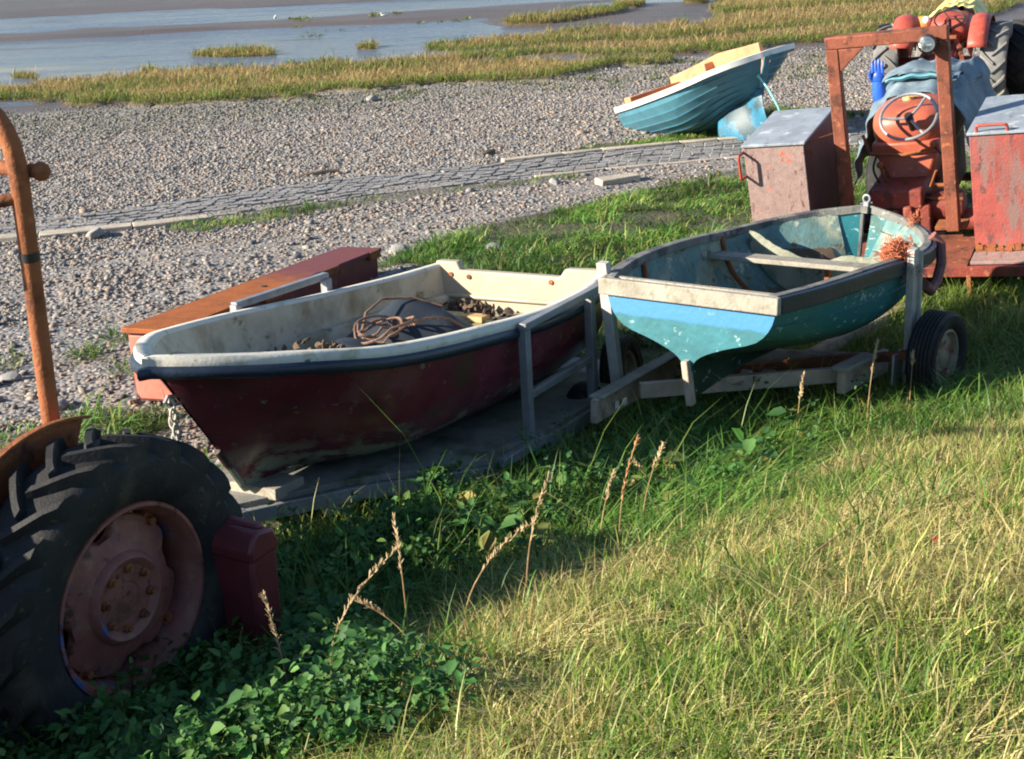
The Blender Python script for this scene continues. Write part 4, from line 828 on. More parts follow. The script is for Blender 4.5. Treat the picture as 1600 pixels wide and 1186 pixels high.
# chain hanging at the bow
m = MB(); 
for k_ in range(9):
    c = np.array([3.17+.006*math.sin(k_*1.9), .01+.012*math.sin(k_*2.3), .565-.040*k_]); a = np.linspace(0, 2*math.pi, 12, endpoint=False)
    e1 = np.array([1, 0, 0]) if k_ % 2 else np.array([0, 1, 0])
    m.tube([c+e1*.017*math.cos(v)+np.array([0, 0, .031*math.sin(v)]) for v in a], .007, 6, closed=True)
for k_ in range(6): m.tube([(3.17, 0, .25), (3.17+RNG.normal(0, .03), RNG.normal(0, .03), .20), (3.17+RNG.normal(.02, .05), RNG.normal(0, .05), .10)], .008, 5)
boatthing('chain', m, 'chain', 'short pale chain with a frayed rope tail hanging from the bow of the maroon boat', 'chain', PR)

# ------------------------------------------------------------------ long rusty box behind the maroon boat
Ao = rotm(RAD(69.9), RAD(-5.7), RAD(-1.6)); PO = (Ao, np.array([-2.384, 8.721, .078]))
lb = empty('steel_bin', 'long steel bin with rust lid, sunlit-toned salmon end and shade-toned maroon sides behind the maroon boat', 'steel bin', PO)
Lb, wt, wb, hb_ = 3.22, .347, .305, .47
m = MB(); ring = lambda x: [(x, -wt/2, hb_), (x, -wb/2-.01, .06), (x, -wb/2+.03, .0), (x, wb/2-.03, 0), (x, wb/2+.01, .06), (x, wt/2, hb_)]
m.loft([ring(0), ring(Lb)], True); m.f.append((0, 1, 2, 3, 4, 5)); m.f.append((6, 7, 8, 9, 10, 11)); m.obj('trough', 'maroon_box', lb, bevel=.008)  # sides given a dark maroon that stands for their shade
m = MB(); m.prism([(-wt/2+.012, hb_-.02), (-wb/2+.01, .06), (-wb/2+.04, .018), (wb/2-.04, .018), (wb/2-.01, .06), (wt/2-.012, hb_-.02)], 0, -.012, -.002); m.obj('end_panel', 'salmon', lb, bevel=.006)  # end given a bright salmon that stands for sunlight on it
m = MB(); m.box((Lb/2, 0, hb_+.018), (Lb+.07, wt+.05, .036)); m.obj('lid', 'rust_lid', lb, bevel=.006)
for x in (.25, 1.35, 2.25, 3.1): m = MB(); m.box((x, -wt/2-.022, hb_), (.32 if x < 3 else .2, .035, .07)); m.obj('hinge_strap', 'rust', lb, bevel=.006)
m = MB(); m.lathe([(.028, 0), (.022, .006), (0, .006)], 12, (1.45, -.05, hb_+.037), np.array([[1, 0, 0], [0, 0, 1], [0, 1, 0.]])); m.obj('lid_bolt', 'black', lb)

# ------------------------------------------------------------------ teal dinghy on its road trailer
SD = .94; Ad = rotm(RAD(53.3), RAD(-5.2), RAD(-2.0))*SD; Od = np.array([1.078*SD, 7.982*SD, 3.4-(3.4-.306)*SD]); PD = (Ad, Od)
db = empty('dinghy', 'battered teal wooden dinghy with sky-blue band across its transom and peeling pale-blue inside', 'boat', PD)
dX = [0, .25, .5, 1.0, 1.5, 1.9, 2.2, 2.45, 2.65, 2.74]; dB = [.583, .665, .72, .772, .79, .775, .70, .53, .26, .04]; dZ = [.61, .622, .632, .638, .630, .618, .635, .675, .725, .755]
SX = [0, .6, 1.3, 1.9, 2.3, 2.6, 2.76]
SEC = np.array([   # half breadth fraction of the sheer and height at seven points keel to sheer
 [(.05, .02), (.055, .13), (.16, .20), (.42, .265), (.78, .335), (.95, .45), (1, .61)],
 [(.03, .00), (.09, .09), (.32, .14), (.62, .20), (.87, .30), (.96, .44), (1, .613)],
 [(.03, .00), (.14, .05), (.42, .10), (.70, .17), (.90, .29), (.97, .44), (1, .606)],
 [(.03, .01), (.13, .06), (.38, .13), (.63, .21), (.83, .33), (.94, .47), (1, .612)],
 [(.04, .03), (.13, .10), (.32, .19), (.52, .29), (.70, .40), (.87, .53), (1, .65)],
 [(.08, .10), (.15, .18), (.27, .28), (.42, .38), (.60, .49), (.82, .61), (1, .715)],
 [(.5, .20), (.6, .30), (.7, .39), (.8, .48), (.9, .57), (1.0, .67), (1, .757)]])
def dsec(x, n=19):
    S_ = spl(SX, SEC.reshape(7, -1), x).reshape(7, 2); b = float(spl(dX, dB, min(x, 2.74))); q = np.linspace(0, 6, n)
    y = spl(range(7), S_[:, 0], q)*b; z = spl(range(7), S_[:, 1], q); zs = z[-1]
    f = sstep(2.0, 2.74, x)
    return np.stack([x-.20*f*(1-(z/zs))**1.5, np.maximum(y, .004), z], 1)
xs_ = np.concatenate([np.linspace(0, 2.2, 30), np.linspace(2.24, 2.74, 22)])
m = MB(); rows = [both(dsec(x, 31)) for x in xs_]; m.loft(rows); m.obj('hull', 'teal', db, angle=60)
m = MB(); P = dsec(0.0); rows = [[(x, y, z) for _, y, z in both(P)] for x in (-.012, .03)]; m.loft(rows); n_ = len(rows[0]); m.f.append(tuple(range(n_))); m.f.append(tuple(range(2*n_-1, n_-1, -1))); m.obj('transom', 'transom', db, angle=30)
m = MB(); rows = []
for x in np.concatenate([np.linspace(.03, 2.2, 14), np.linspace(2.28, 2.66, 7)]):
    P = dsec(x).copy(); P[:, 1] = np.maximum(0, P[:, 1]-.035); P[:, 2] = np.maximum(P[:, 2], .14); rows.append(both(P))
m.loft(rows); m.obj('inner_hull', 'inner_blue', db, angle=60)
m = MB(); P = dsec(.03).copy(); m.add([(.045, y, max(z, .14)) for _, y, z in both(P)], [tuple(range(len(both(P))))]); m.obj('inner_transom', 'inner_blue', db, smooth=False)
def dsh(x, o_=0, dz=0): return np.array([x, float(spl(dX, dB, x))+o_, float(spl(dX, dZ, x))+dz])
xg = np.concatenate([np.linspace(-.01, 2.2, 18), np.linspace(2.28, 2.74, 9)])
def rail(s, o0, o1, z0, z1):
    mm = MB(); rows = []
    for x in xg:
        p = dsh(x); rows.append([(x, s*max(.0, p[1]+a), p[2]+z) for a, z in ((o0, z0), (o1, z0), (o1, z1), (o0, z1))])
    mm.loft(rows, True, True); return mm
rail(1, -.055, .0, -.035, .022).obj('gunwale', 'timber_dark', db, bevel=.006)
rail(-1, -.06, .0, -.035, .022).obj('gunwale', 'timber_dark', db, bevel=.006)
rail(1, .002, .035, -.075, .016).obj('rubbing_rail', 'timber_dark', db, bevel=.006)
rail(-1, .002, .035, -.085, .014).obj('rubbing_rail', 'navy', db, bevel=.008)
m = MB(); m.beam((-.035, .615, .575), (-.035, -.61, .575), .05, .105); m.beam((.06, .57, .60), (.06, -.57, .60), .05, .05); m.obj('transom_rail', 'timber', db, bevel=.008)
m = MB(); m.loft([[(x, -(np.interp(.44+0*x, dsec(x)[:, 2], dsec(x)[:, 1]))-.0+q, .44+z) for q, z in ((.006, .010), (-.007, 0), (.006, -.010))] for x in np.linspace(.02, 2.4, 22)]); m.obj('plank_seam', 'teal', db)
m = MB(); m.beam((1.70, .745, .49), (1.86, -.71, .475), .19, .035); m.obj('thwart', 'timber', db, bevel=.006)
for x in (1.82, .62):
    m = MB(); P = dsec(x); m.tube([np.array([p[0], p[1]-.05, p[2]]) for p in P[9:]], .018, 6); m.obj('rib', 'rust', db)
m = MB(); m.box((1.25, .765, .61), (.06, .035, .07)); m.obj('rowlock_block', 'black', db, bevel=.004)
m = MB(); rows = []   # bow bulkhead with a broken, ragged top and a dark liner behind it painting the hollow's shade
Qb = dsec(2.10, 31); hz_ = lambda y: float(np.interp(abs(y)+.045, Qb[:, 1], Qb[:, 2]))+.01
for y in np.linspace(-.64, .64, 46):
    zt = .425+.05*float(fbm(y*5, 2, 12))+.03*float(fbm(y*17, 4, 13))+.12*sstep(.28, .62, abs(y))-.05*math.exp(-((y-.1)/.16)**2); zt = max(zt+.03, hz_(y)+.02); x0 = 2.06+.012*math.sin(11*y)
    rows.append([(x0, y, hz_(y)), (x0+.01, y, zt), (x0+.035, y, zt-.004), (x0+.04, y, hz_(y))])
m.loft(rows, False, True); m.obj('bow_bulkhead', 'bow_shelf', db, angle=50)
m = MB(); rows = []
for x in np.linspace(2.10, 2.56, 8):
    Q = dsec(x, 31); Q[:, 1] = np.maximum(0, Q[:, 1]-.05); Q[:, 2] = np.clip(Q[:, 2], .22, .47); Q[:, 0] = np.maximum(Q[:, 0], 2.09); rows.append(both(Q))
m.loft(rows); m.obj('bow_shade_liner', 'litter_and_shade', db)  # dark-coloured liner stands for the shade inside the bow
m = MB(); m.box((1.95, -.05, .25), (.05, .035, .45), rotm(0, .1, .05)); m.obj('strut', 'rust', db)
m = MB(); m.box((1.25, 0, .20), (1.1, .56, .02)); m.obj('bottom_boards', 'inner_floor', db)
m = MB(); m.beam((-.03, 0, .17), (.01, -.02, -.12), .045, .06, (1, 0, 0)); m.obj('skeg', 'timber_tan', db, bevel=.008)
m = MB(); m.prism([(.0, .15), (.0, -.09), (.7, -.02), (2.0, -.01), (2.45, .12), (2.45, .2), (1.9, .06), (.6, .06)], 1, -.022, .022); m.obj('keel', 'teal', db, bevel=.005)
m = MB(); m.tube([dsec(2.74)[k_]+[.02, 0, 0] for k_ in range(0, 19, 2)], .022, 8); m.box((2.72, 0, .745), (.06, .05, .05)); m.obj('stem_post', 'timber_dark', db)
m = MB(); a = np.linspace(0, 2*math.pi, 16, endpoint=False); m.tube([(2.73+.0*v, .026*math.cos(v), .825+.028*math.sin(v)) for v in a], .008, 7, closed=True); m.box((2.73, 0, .785), (.035, .04, .035)); m.tube([(2.71, .04, .785), (2.745, -.04, .795)], .009, 7); m.obj('mooring_ring', 'galv', db)
# frayed rope bundle on the starboard rail
def fray(c, n, r, l, cx=1.0):
    mm = MB()
    for k_ in range(n):
        d = RNG.normal(0, 1, 3); d /= np.linalg.norm(d); d[2] = d[2]*.8+.1; p = np.array(c)+RNG.normal(0, r, 3)*[1.0*cx, .6, .6]; q = p+d*l*RNG.uniform(.4, 1); w_ = RNG.normal(0, .025, 3)
        mm.tube([p, (p+q)/2+w_, q], [.0026, .0026, .0014], 4)
    return mm
def dthing(name, mb, m_, label, cat, **k): return boatthing(name, mb, m_, label, cat, PD, **k)
o = dthing('frayed_rope', fray((1.45, -.74, .665), 950, .058, .085), 'frayed', 'frayed bundle of orange rope tied over the dinghy rail by the pale post', 'rope')
fray((1.47, -.83, .57), 150, .04, .09).obj('grey_strands', 'frayed_grey', o).matrix_parent_inverse = Matrix.Identity(4)
m = MB(); m.tube([(2.20, -.70, .68), (2.24, -.75, .62), (2.16, -.79, .50), (2.0, -.82, .40), (1.86, -.83, .36), (1.76, -.82, .42)], .036, 9)
dthing('fender_hose', m, 'maroon_rope', 'dull red corrugated hose looped outside the dinghy bow', 'hose')
dthing('frayed_rope', fray((2.46, -.46, .735), 40, .035, .04), 'frayed', 'few orange rope scraps caught on the dinghy bow', 'rope')
# road trailer, slightly askew under the dinghy
wr = np.array([1.465, -1.036, .019]); wl = np.array([.90, 1.02, -.28]); 
c0_ = (wr+wl)/2; ya = math.atan2((wl-wr)[1], (wl-wr)[0])-math.pi/2; ro = math.atan2((wl-wr)[2], np.hypot(*(wl-wr)[:2]))
rt_ = empty('boat_trailer', 'tan timber trailer with black road wheels and pale upright posts under the teal dinghy', 'boat trailer', PD)
RT = rotm(ya, 0, ro)
simple_wheel(rt_, tuple(wr), .30, .19, .18, 'tyre', 'rim_white', yflip=-1, groove=6, R=rotm(RAD(-4)), spin=.4)
simple_wheel(rt_, tuple(wl), .285, .175, .17, 'tyre', 'rim_white', yflip=1, groove=6, R=RT)
m = MB(); m.beam(tuple(wr+[.0, .1, .0]), tuple(wl+[0, -.1, 0]), .06, .06); m.obj('axle', 'rust', rt_, bevel=.006)
def plank(a, b, w_, h_, name, mm): q = MB(); q.beam(a, b, w_, h_); return q.obj(name, mm, rt_, bevel=.005)
plank((-.34, .47, -.155), (1.30, .62, -.14), .045, .15, 'side_beam', 'timber_tan'); plank((-.30, .48, -.075), (1.30, .63, -.06), .10, .018, 'beam_cap', 'timber')
plank((.93, -.60, -.10), (1.55, -.66, -.08), .05, .16, 'side_beam', 'timber_tan'); plank((.90, -.60, -.012), (1.32, -.64, .0), .11, .03, 'beam_cap', 'timber')
plank((.10, .40, -.11), (1.05, -.56, -.08), .05, .10, 'cross_beam', 'timber_tan'); plank((1.30, .62, -.15), (1.55, -.66, -.09), .06, .10, 'cross_beam', 'timber_tan')
m = MB(); m.prism([(.50, -.10), (.66, -.03), (.80, -.12)], 1, -.10, -.04); m.obj('keel_chock', 'timber', rt_, bevel=.004)
plank((.93, 0, -.2), (3.6, -.1, -.14), .07, .09, 'draw_bar', 'timber_tan')
m = MB(); m.box((1.44, -.80, -.06), (.05, .012, .20)); m.obj('post_bracket', 'post_pale', rt_, bevel=.003)
m = MB(); m.box((1.36, -.80, -.08), (.09, .015, .20)); m.obj('post_bracket', 'post_pale', rt_, bevel=.003)
m = MB(); m.beam((1.55, -.825, -.24), (1.42, -.855, .72), .095, .05, (0, 1, 0)); m.beam((1.60, -.85, -.25), (1.475, -.875, .70), .02, .05, (0, 1, 0)); m.obj('upright_post', 'post_pale', rt_, bevel=.004)
m = MB(); m.beam((.22, .64, -.13), (.07, .66, .70), .055, .075, (0, 1, 0)); m.obj('upright_post', 'post_pale', rt_, bevel=.004)
for x_, w_ in ((-.02, .05), (-.11, .035)): m = MB(); m.box((x_, .44, -.16), (w_, .006, .045)); m.obj('white_scrap', 'cream_white', rt_)
# ------------------------------------------------------------------ red tractor with square frame, seen from behind
ST = 1.10; At = rotm(RAD(63.6), RAD(6.4), RAD(-6.1))*ST; Ot = np.array([2.986*ST, 9.986*ST, 3.4-(3.4-.226)*ST]); PT = (At, Ot)
tt_ = empty('tractor', 'rusty red tractor with square tube frame, round lamp and grey steering wheel', 'tractor', PT)
m = MB(); t_ = .09
for s in (-1, 1): m.box((0, s*.378, 1.165), (t_, t_, 1.39))
m.box((0, 0, 1.905), (t_, .845, t_-.004))
for s in (-1, 1): m.prism([(s*.333, 1.86), (s*.333, 1.69 if s > 0 else 1.76), (s*(.15 if s > 0 else .24), 1.86)], 0, -.038, .038)
m.obj('roll_frame', 'rust_orange', tt_, bevel=.008)
m = MB(); m.lathe([(.0, .06), (.03, .055), (.055, .02), (.063, -.02), (.063, -.045), (.056, -.05)], 28, (-.10, -.30, 1.865), np.array([[0, 1, 0], [-1, 0, 0], [0, 0, 1.]])); lp = m.obj('headlamp', 'black', tt_)
m = MB(); m.lathe([(.0, .03), (.03, .018), (.054, -.035)], 28, (-.10, -.30, 1.865), np.array([[0, 1, 0], [-1, 0, 0], [0, 0, 1.]])); m.obj('reflector', 'chrome', lp)
m = MB(); m.lathe([(.0, -.062), (.03, -.058), (.055, -.046)], 28, (-.10, -.30, 1.865), np.array([[0, 1, 0], [-1, 0, 0], [0, 0, 1.]])); m.obj('lens', 'lens', lp)
# steering wheel, tilted on its column
swc = np.array([.42, -.025, 1.215]); nrm = np.array([-.62, 0, .78]); e1 = np.array([0, 1., 0]); e2 = np.cross(nrm, e1)
m = MB(); a = np.linspace(0, 2*math.pi, 40, endpoint=False); m.tube([swc+.205*(math.cos(v)*e1+math.sin(v)*e2) for v in a], .012, 8, closed=True)
for ang in (0, 122, 232):
    d_ = math.cos(RAD(ang))*e1+math.sin(RAD(ang))*e2*-1; m.tube([swc-nrm*.02+d_*.02, swc-nrm*.022+d_*.12, swc+d_*.203], [.012, .011, .009], 7)
sw = m.obj('steering_wheel', 'galv', tt_)
m = MB(); m.tube([swc+nrm*.012, swc-nrm*.05], .032, 12); m.tube([swc-nrm*.05, swc-nrm*.30], .022, 10); m.obj('steering_column', 'black', tt_)
for P_ in ([(.50, .24, .93), (.44, .27, .82), (.40, .22, .72), (.45, .16, .66)], [(.50, -.18, .95), (.42, -.27, .86), (.36, -.30, .74), (.38, -.26, .63)], [(.04, -.30, 1.86), (.06, -.36, 1.75), (.055, -.39, 1.4), (.05, -.41, .9), (.10, -.40, .62)], [(.30, .20, .60), (.18, .26, .50), (.16, .22, .36), (.22, .16, .26)]): m = MB(); m.tube(spl(range(len(P_)), P_, np.linspace(0, len(P_)-1, 22)), .009, 6); m.obj('hose', 'black', tt_)
# fuel tank, dash cowl
m = MB(); m.ellipsoid((.83, .035, 1.07), (.33, .275, .16), None, 28, 16, .62); m.obj('fuel_tank', 'tank_red', tt_)
m = MB(); m.box((.78, .035, .945), (.55, .50, .10)); m.obj('tank_cradle', 'tank_red', tt_, bevel=.02)
m = MB(); m.lathe([(.045, 0), (.045, .025), (.02, .03), (0, .03)], 14, (.86, .06, 1.22), np.array([[1, 0, 0], [0, 0, 1], [0, 1, 0.]])); m.box((.84, .01, 1.262), (.04, .10, .022), rotm(.3)); m.obj('filler_cap', 'brass_tan', tt_, bevel=.004)
m = MB(); m.add([(.55, .29, .92), (.55, -.20, .93), (.50, -.13, .68), (.50, .17, .67), (1.1, .26, .92), (1.1, -.2, .92), (1.0, -.12, .6), (1.0, .17, .6)], [(0, 1, 2, 3), (5, 4, 7, 6), (4, 5, 1, 0), (3, 2, 6, 7), (4, 0, 3, 7), (1, 5, 6, 2)]); m.obj('dash_cowl', 'tank_red', tt_, bevel=.03)
m = MB(); m.tube([(.62, .37, 1.03), (.52, .315, .945), (.48, .29, .925), (.46, .05, .91), (.47, -.14, .94), (.50, -.20, .97)], .013, 8); m.obj('control_rod', 'rust', tt_)
# gearbox, rear housing, levers
m = MB(); m.box((.45, .07, .64), (.5, .40, .16)); m.box((.38, .10, .585), (.30, .30, .05)); m.box((.30, -.06, .66), (.12, .10, .10)); m.obj('gearbox', 'red_dark', tt_, bevel=.02)
m = MB(); m.box((.48, .05, .38), (.55, .46, .42)); m.box((.18, .14, .43), (.04, .20, .28)); m.box((.18, -.02, .43), (.05, .07, .34)); m.box((.19, .08, .30), (.05, .44, .06)); m.obj('rear_housing', 'red_dark', tt_, bevel=.018)
m = MB(); m.prism([(.06, .36), (.19, .36), (.19, .52), (.06, .52)], 0, .135, .165); m.obj('opening_shade_block', 'black', tt_)  # black block painted in for the dark inside of a hole
for P_, r_ in (([(.12, .12, .34), (.13, .125, .54)], .016), ([(.36, .02, .70), (.30, .0, .80)], .01), ([(.34, -.16, .70), (.34, -.34, .70)], .016), ([(.30, -.12, .62), (.30, -.40, .60)], .014), ([(.26, -.18, .72), (.20, -.24, .86)], .009), ([(.30, -.3, .6), (.36, -.36, .74)], .009)): m = MB(); m.tube(P_, r_, 8); m.obj('lever', 'rust', tt_)
m = MB(); m.tube([(.42, .17, .70), (.36, .20, .86)], .012, 7); m.ellipsoid((.36, .20, .87), (.026, .026, .026)); m.obj('lever', 'rust', tt_)
m = MB(); m.lathe([(.0, -.13), (.11, -.12), (.13, -.08), (.13, .10), (.10, .12), (0, .12)], 26, (.40, -.27, .52)); m.lathe([(.09, -.8), (.09, .8)], 18, (.42, 0, .40)); m.obj('axle_housing', 'red_dark', tt_)
for y_, w_ in ((-.35, .22), (.40, .16)): m = MB(); m.box((.10, y_, .475), (.16, w_, .03)); m.obj('frame_bracket', 'rust', tt_, bevel=.004)
# rear carrier deck, channel and foot loop
m = MB(); m.box((-.22, .06, .395), (.60, 1.22, .018)); m.obj('carrier_deck', 'rust_orange', tt_, bevel=.003)
m = MB(); m.box((-.40, -.775, .404), (.20, .42, .022)); m.obj('side_deck', 'box_pink', tt_, bevel=.003)
m = MB(); m.box((-.515, -.16, .352), (.035, 1.66, .075)); m.obj('channel', 'red_dark', tt_, bevel=.004)
m = MB(); m.beam((-.52, -.555, .33), (-.52, -.555, .13), .035, .03, (0, 1, 0)); m.beam((-.52, -.54, .125), (-.52, -1.02, .125), .04, .05); m.beam((-.52, -1.0, .33), (-.52, -1.0, .13), .035, .03, (0, 1, 0)); m.obj('foot_loop', 'rust', tt_, bevel=.004)
for s in (-1, 1): simple_wheel(tt_, (.13, s*.80, .36), .40, .30, .24, 'tyre', 'rim_red', lugs=16, yflip=s)
# engine, bonnet, front wheels, under the tarp
m = MB(); m.box((1.45, .03, .52), (1.15, .34, .55)); m.obj('engine', 'red_dark', tt_, bevel=.03)
m = MB(); m.box((1.65, .04, .93), (1.3, .50, .42)); m.obj('bonnet', 'tank_red', tt_, bevel=.08)
for s in (-1, 1): simple_wheel(tt_, (2.05, .04+s*.55, .16), .33, .16, .2, 'tyre', 'rim_red', yflip=s)
m = MB(); m.tube([(2.05, -.5, .2), (2.05, .58, .2)], .04, 8); m.obj('front_axle', 'red_dark', tt_)
m = MB(); m.tube([(1.35, .42, .65), (1.36, .40, .95), (1.365, .395, 1.17)], .026, 10); m.obj('exhaust_stub', 'rust', tt_)
def tthing(name, mb, m_, label, cat, **k): return boatthing(name, mb, m_, label, cat, PT, **k)
# tarp draped over the bonnet
m = MB(); rows = []
for u in np.linspace(0, 1, 26):
    x = 1.02+1.35*u; row = []; hump = .09*math.exp(-((u-.22)/.16)**2)+.05*math.exp(-((u-.62)/.25)**2); flare = .04*math.sin(9*u)
    top = 1.20+hump-.05*u; w1 = .30+.02*math.sin(7*u)
    prof = [(-.42-flare, .36+.1*u), (-.40-.5*flare, .62), (-w1-.05, .92), (-w1+.02, 1.12), (-.16, top-.015), (.02, top), (.20, top-.01), (w1+.02, 1.12), (w1+.12+flare*.4, .92), (.50+flare, .66), (.56-flare, .50+.1*math.sin(5*u))]
    q = np.linspace(0, 10, 41); Y_ = spl(range(11), [p[0] for p in prof], q); Z_ = spl(range(11), [p[1] for p in prof], q)
    for k_, (y, z) in enumerate(zip(Y_, Z_)):
        wv = .022*math.sin(1.1*k_+6*u)+.018*math.sin(2.3*k_-11*u)+.012*math.sin(23*u+k_*.4)
        row.append((x+wv*.6-.10*math.exp(-((k_-20)/7)**2)*(u < .02)*0, .03+y+wv*(abs(y) > .25), z+wv*.8))
    rows.append(row)
m.loft(rows); tp = tthing('tarp', m, 'tarp', 'slate-blue canvas tarp draped over the bonnet behind the grey steering wheel', 'tarp', solid=.006, sub=1, angle=80)
m = MB(); rows = []
for u in np.linspace(0, 1, 22):
    y = .30-.52*u; z = 1.275+.006*math.sin(20*u)+.03*math.sin(3.1*u)-.01*u; rows.append([(1.20, y, z), (1.18, y, z+.022), (1.24, y, z+.034)])
m.loft(rows); h_ = m.obj('hem', 'tarp_hem', tp, solid=.005)
m = MB(); rows = []
for u in np.linspace(0, 1, 14):
    y = .34-.60*u; z = 1.275+.11*math.sin(math.pi*min(1, u*1.15))**.8+.01*math.sin(19*u); rows.append([(1.19, y, z-.01), (1.27, y, z+.02), (1.40, y, z+.012), (1.55, y, z-.06)])
m.loft(rows); m.obj('fold', 'tarp', tp, solid=.006, sub=1)
# rubber glove stuck on the stub
m = MB(); gx, gy, gz = 1.365, .395, 1.06
rows = []
for u in np.linspace(0, 1, 8):
    r = .05-.004*u+.008*math.sin(3*u); rows.append([(gx+r*.75*math.cos(v), gy+r*math.sin(v)*1.0, gz+.20*u) for v in np.linspace(0, 2*math.pi, 14, endpoint=False)])
m.loft(rows, True)
m.ellipsoid((gx, gy, gz+.225), (.032, .054, .06), None, 14, 8)
for k_, (dy, l, ti) in enumerate(((-.038, .085, -.12), (-.013, .105, -.03), (.012, .10, .05), (.037, .08, .14))):
    m.tube([(gx, gy+dy, gz+.24), (gx+.004, gy+dy+ti*.01, gz+.27+l*.45), (gx+.014, gy+dy+ti*.02, gz+.27+l*.85), (gx+.02, gy+dy+ti*.03, gz+.27+l)], [.0125, .012, .011, .006], 8)
m.tube([(gx, gy+.045, gz+.20), (gx-.02, gy+.055, gz+.235), (gx-.03, gy+.055, gz+.275), (gx-.035, gy+.05, gz+.295)], [.014, .013, .012, .006], 8)
tthing('rubber_glove', m, 'glove', 'bright blue rubber glove pulled upright over a stub beside the tarp', 'glove')

# the two metal boxes either side of the frame
def metal_box(y0, y1, lab, front, ztop, z0, handle):
    o = empty('metal_box', lab, 'metal box', PT); x0, x1 = -.30, .58; th = .02; ym = (y0+y1)/2
    m = MB(); m.box((x0+th/2, ym, (z0+ztop)/2), (th, y1-y0, ztop-z0)); m.obj('front_panel', front, o, bevel=.004)
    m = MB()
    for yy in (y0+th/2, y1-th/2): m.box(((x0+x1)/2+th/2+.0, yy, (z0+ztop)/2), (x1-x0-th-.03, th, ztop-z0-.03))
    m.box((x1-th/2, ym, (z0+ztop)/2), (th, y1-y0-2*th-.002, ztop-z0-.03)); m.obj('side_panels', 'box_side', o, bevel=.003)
    m = MB(); m.box(((x0+x1)/2, ym, ztop+.012), (x1-x0+.03, y1-y0+.03, .02)); m.obj('lid', 'zinc', o, bevel=.004)
    handle(o); return o
def h_side(o):
    m = bentpipe([(-.295, 1.025, 1.225), (-.395, 1.035, 1.225), (-.395, 1.035, 1.045), (-.295, 1.025, 1.045)], .0105, 9, .02); m.obj('handle', 'red_paint', o)
    m = MB(); m.tube([(-.28, .60, 1.23), (-.1, .52, 1.24), (.0, .43, 1.24)], .006, 6); m.lathe([(.02, 0), (.02, .02), (0, .02)], 8, (-.2, .555, 1.17), np.diag([1, -1., 1])); m.obj('latch', 'rust', o)
def h_top(o):
    m = bentpipe([(-.30, -.62, 1.255), (-.31, -.62, 1.325), (-.31, -.82, 1.325), (-.30, -.82, 1.255)], .0105, 9, .02); m.obj('handle', 'red_paint', o)
    m = MB()
    m.box((-.304, -.795, .432), (.012, .44, .02))
    for k_ in range(26): m.box((-.305+RNG.normal(0, .004), -.575-.44*RNG.random(), .435+RNG.normal(0, .012)), (.014, RNG.uniform(.02, .05), RNG.uniform(.02, .05)))
    m.obj('rotten_edge', 'rust', o)
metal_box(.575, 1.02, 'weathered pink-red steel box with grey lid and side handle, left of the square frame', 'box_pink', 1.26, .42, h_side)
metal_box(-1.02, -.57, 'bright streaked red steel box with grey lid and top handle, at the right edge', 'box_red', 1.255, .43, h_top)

# ------------------------------------------------------------------ tractor farther back
Af = rotm(RAD(65.2), RAD(3.1), RAD(-1.8)); Of = np.array([6.465, 20.403, -.30]); PFt = (Af, Of)
ft = empty('tractor', 'distant red tractor with chevron rear tyres and a pale yellow tarp on its bonnet', 'tractor', PFt)
for s in (-1, 1): simple_wheel(ft, (0, s*.735, .62), .60, .36, .36, 'tyre_dusty', 'rim_red', lugs=15, yflip=s, spin=.2)
for s in (-1, 1):
    m = MB(); rows = []
    for u in np.linspace(RAD(40), RAD(150), 16):
        r = .68; rows.append([(r*math.cos(u), s*.40, .62+r*math.sin(u)), ((r+.03)*math.cos(u), s*.45, .62+(r+.03)*math.sin(u)), ((r+.035)*math.cos(u), s*.56, .62+(r+.035)*math.sin(u)), ((r-.0)*math.cos(u), s*.66, .62+(r-.0)*math.sin(u))])
    m.loft(rows); rows = [[(.68*math.cos(u), s*.40, .62+.68*math.sin(u)), (.25*math.cos(u), s*.42, .62+.25*math.sin(u))] for u in np.linspace(RAD(40), RAD(150), 16)]; m.loft(rows); m.obj('fender', 'red_paint', ft, solid=.01)
m = MB(); m.box((.3, 0, .62), (1.2, .34, .40)); m.box((-.1, 0, .58), (.3, .44, .44)); m.obj('gearbox', 'red_dark', ft, bevel=.04)
m = MB(); m.lathe([(.10, -.6), (.13, -.2), (.13, .2), (.10, .6)], 20, (0, 0, .62)); m.obj('axle_housing', 'red_dark', ft)
m = MB(); m.ellipsoid((.95, .0, .98), (.42, .31, .22), None, 20, 12, .62); m.obj('fuel_tank', 'red_paint', ft)
m = MB(); m.box((1.65, 0, .88), (1.2, .5, .5)); m.obj('bonnet', 'red_paint', ft, bevel=.1)
m = MB(); sc_ = np.array([.45, -.02, 1.19]); nn = np.array([-.45, 0, .89]); f2_ = np.cross(nn, [0, 1., 0]); a = np.linspace(0, 2*math.pi, 30, endpoint=False); m.tube([sc_+.215*(math.cos(v)*np.array([0, 1, 0])+math.sin(v)*f2_) for v in a], .012, 7, closed=True)
for ang in (60, 180, 300): d_ = math.cos(RAD(ang))*np.array([0, 1, 0])+math.sin(RAD(ang))*f2_; m.tube([sc_, sc_+d_*.21], .01, 6)
m.tube([sc_, sc_-nn*.45], .02, 8); m.obj('steering_wheel', 'black', ft)
m = MB(); m.box((.05, .0, 1.0), (.08, .36, .05)); m.box((.1, 0, .9), (.05, .05, .2)); m.obj('seat_bracket', 'rust', ft, bevel=.01)
m = MB()
for s in (-1, 1):
    m.beam((-.05, s*.25, .80), (-.45, s*.35, .62), .06, .05); m.beam((-.1, s*.36, .42), (-.75, s*.40, .36), .05, .06); m.beam((-.42, s*.35, .62), (-.55, s*.38, .38), .035, .035)
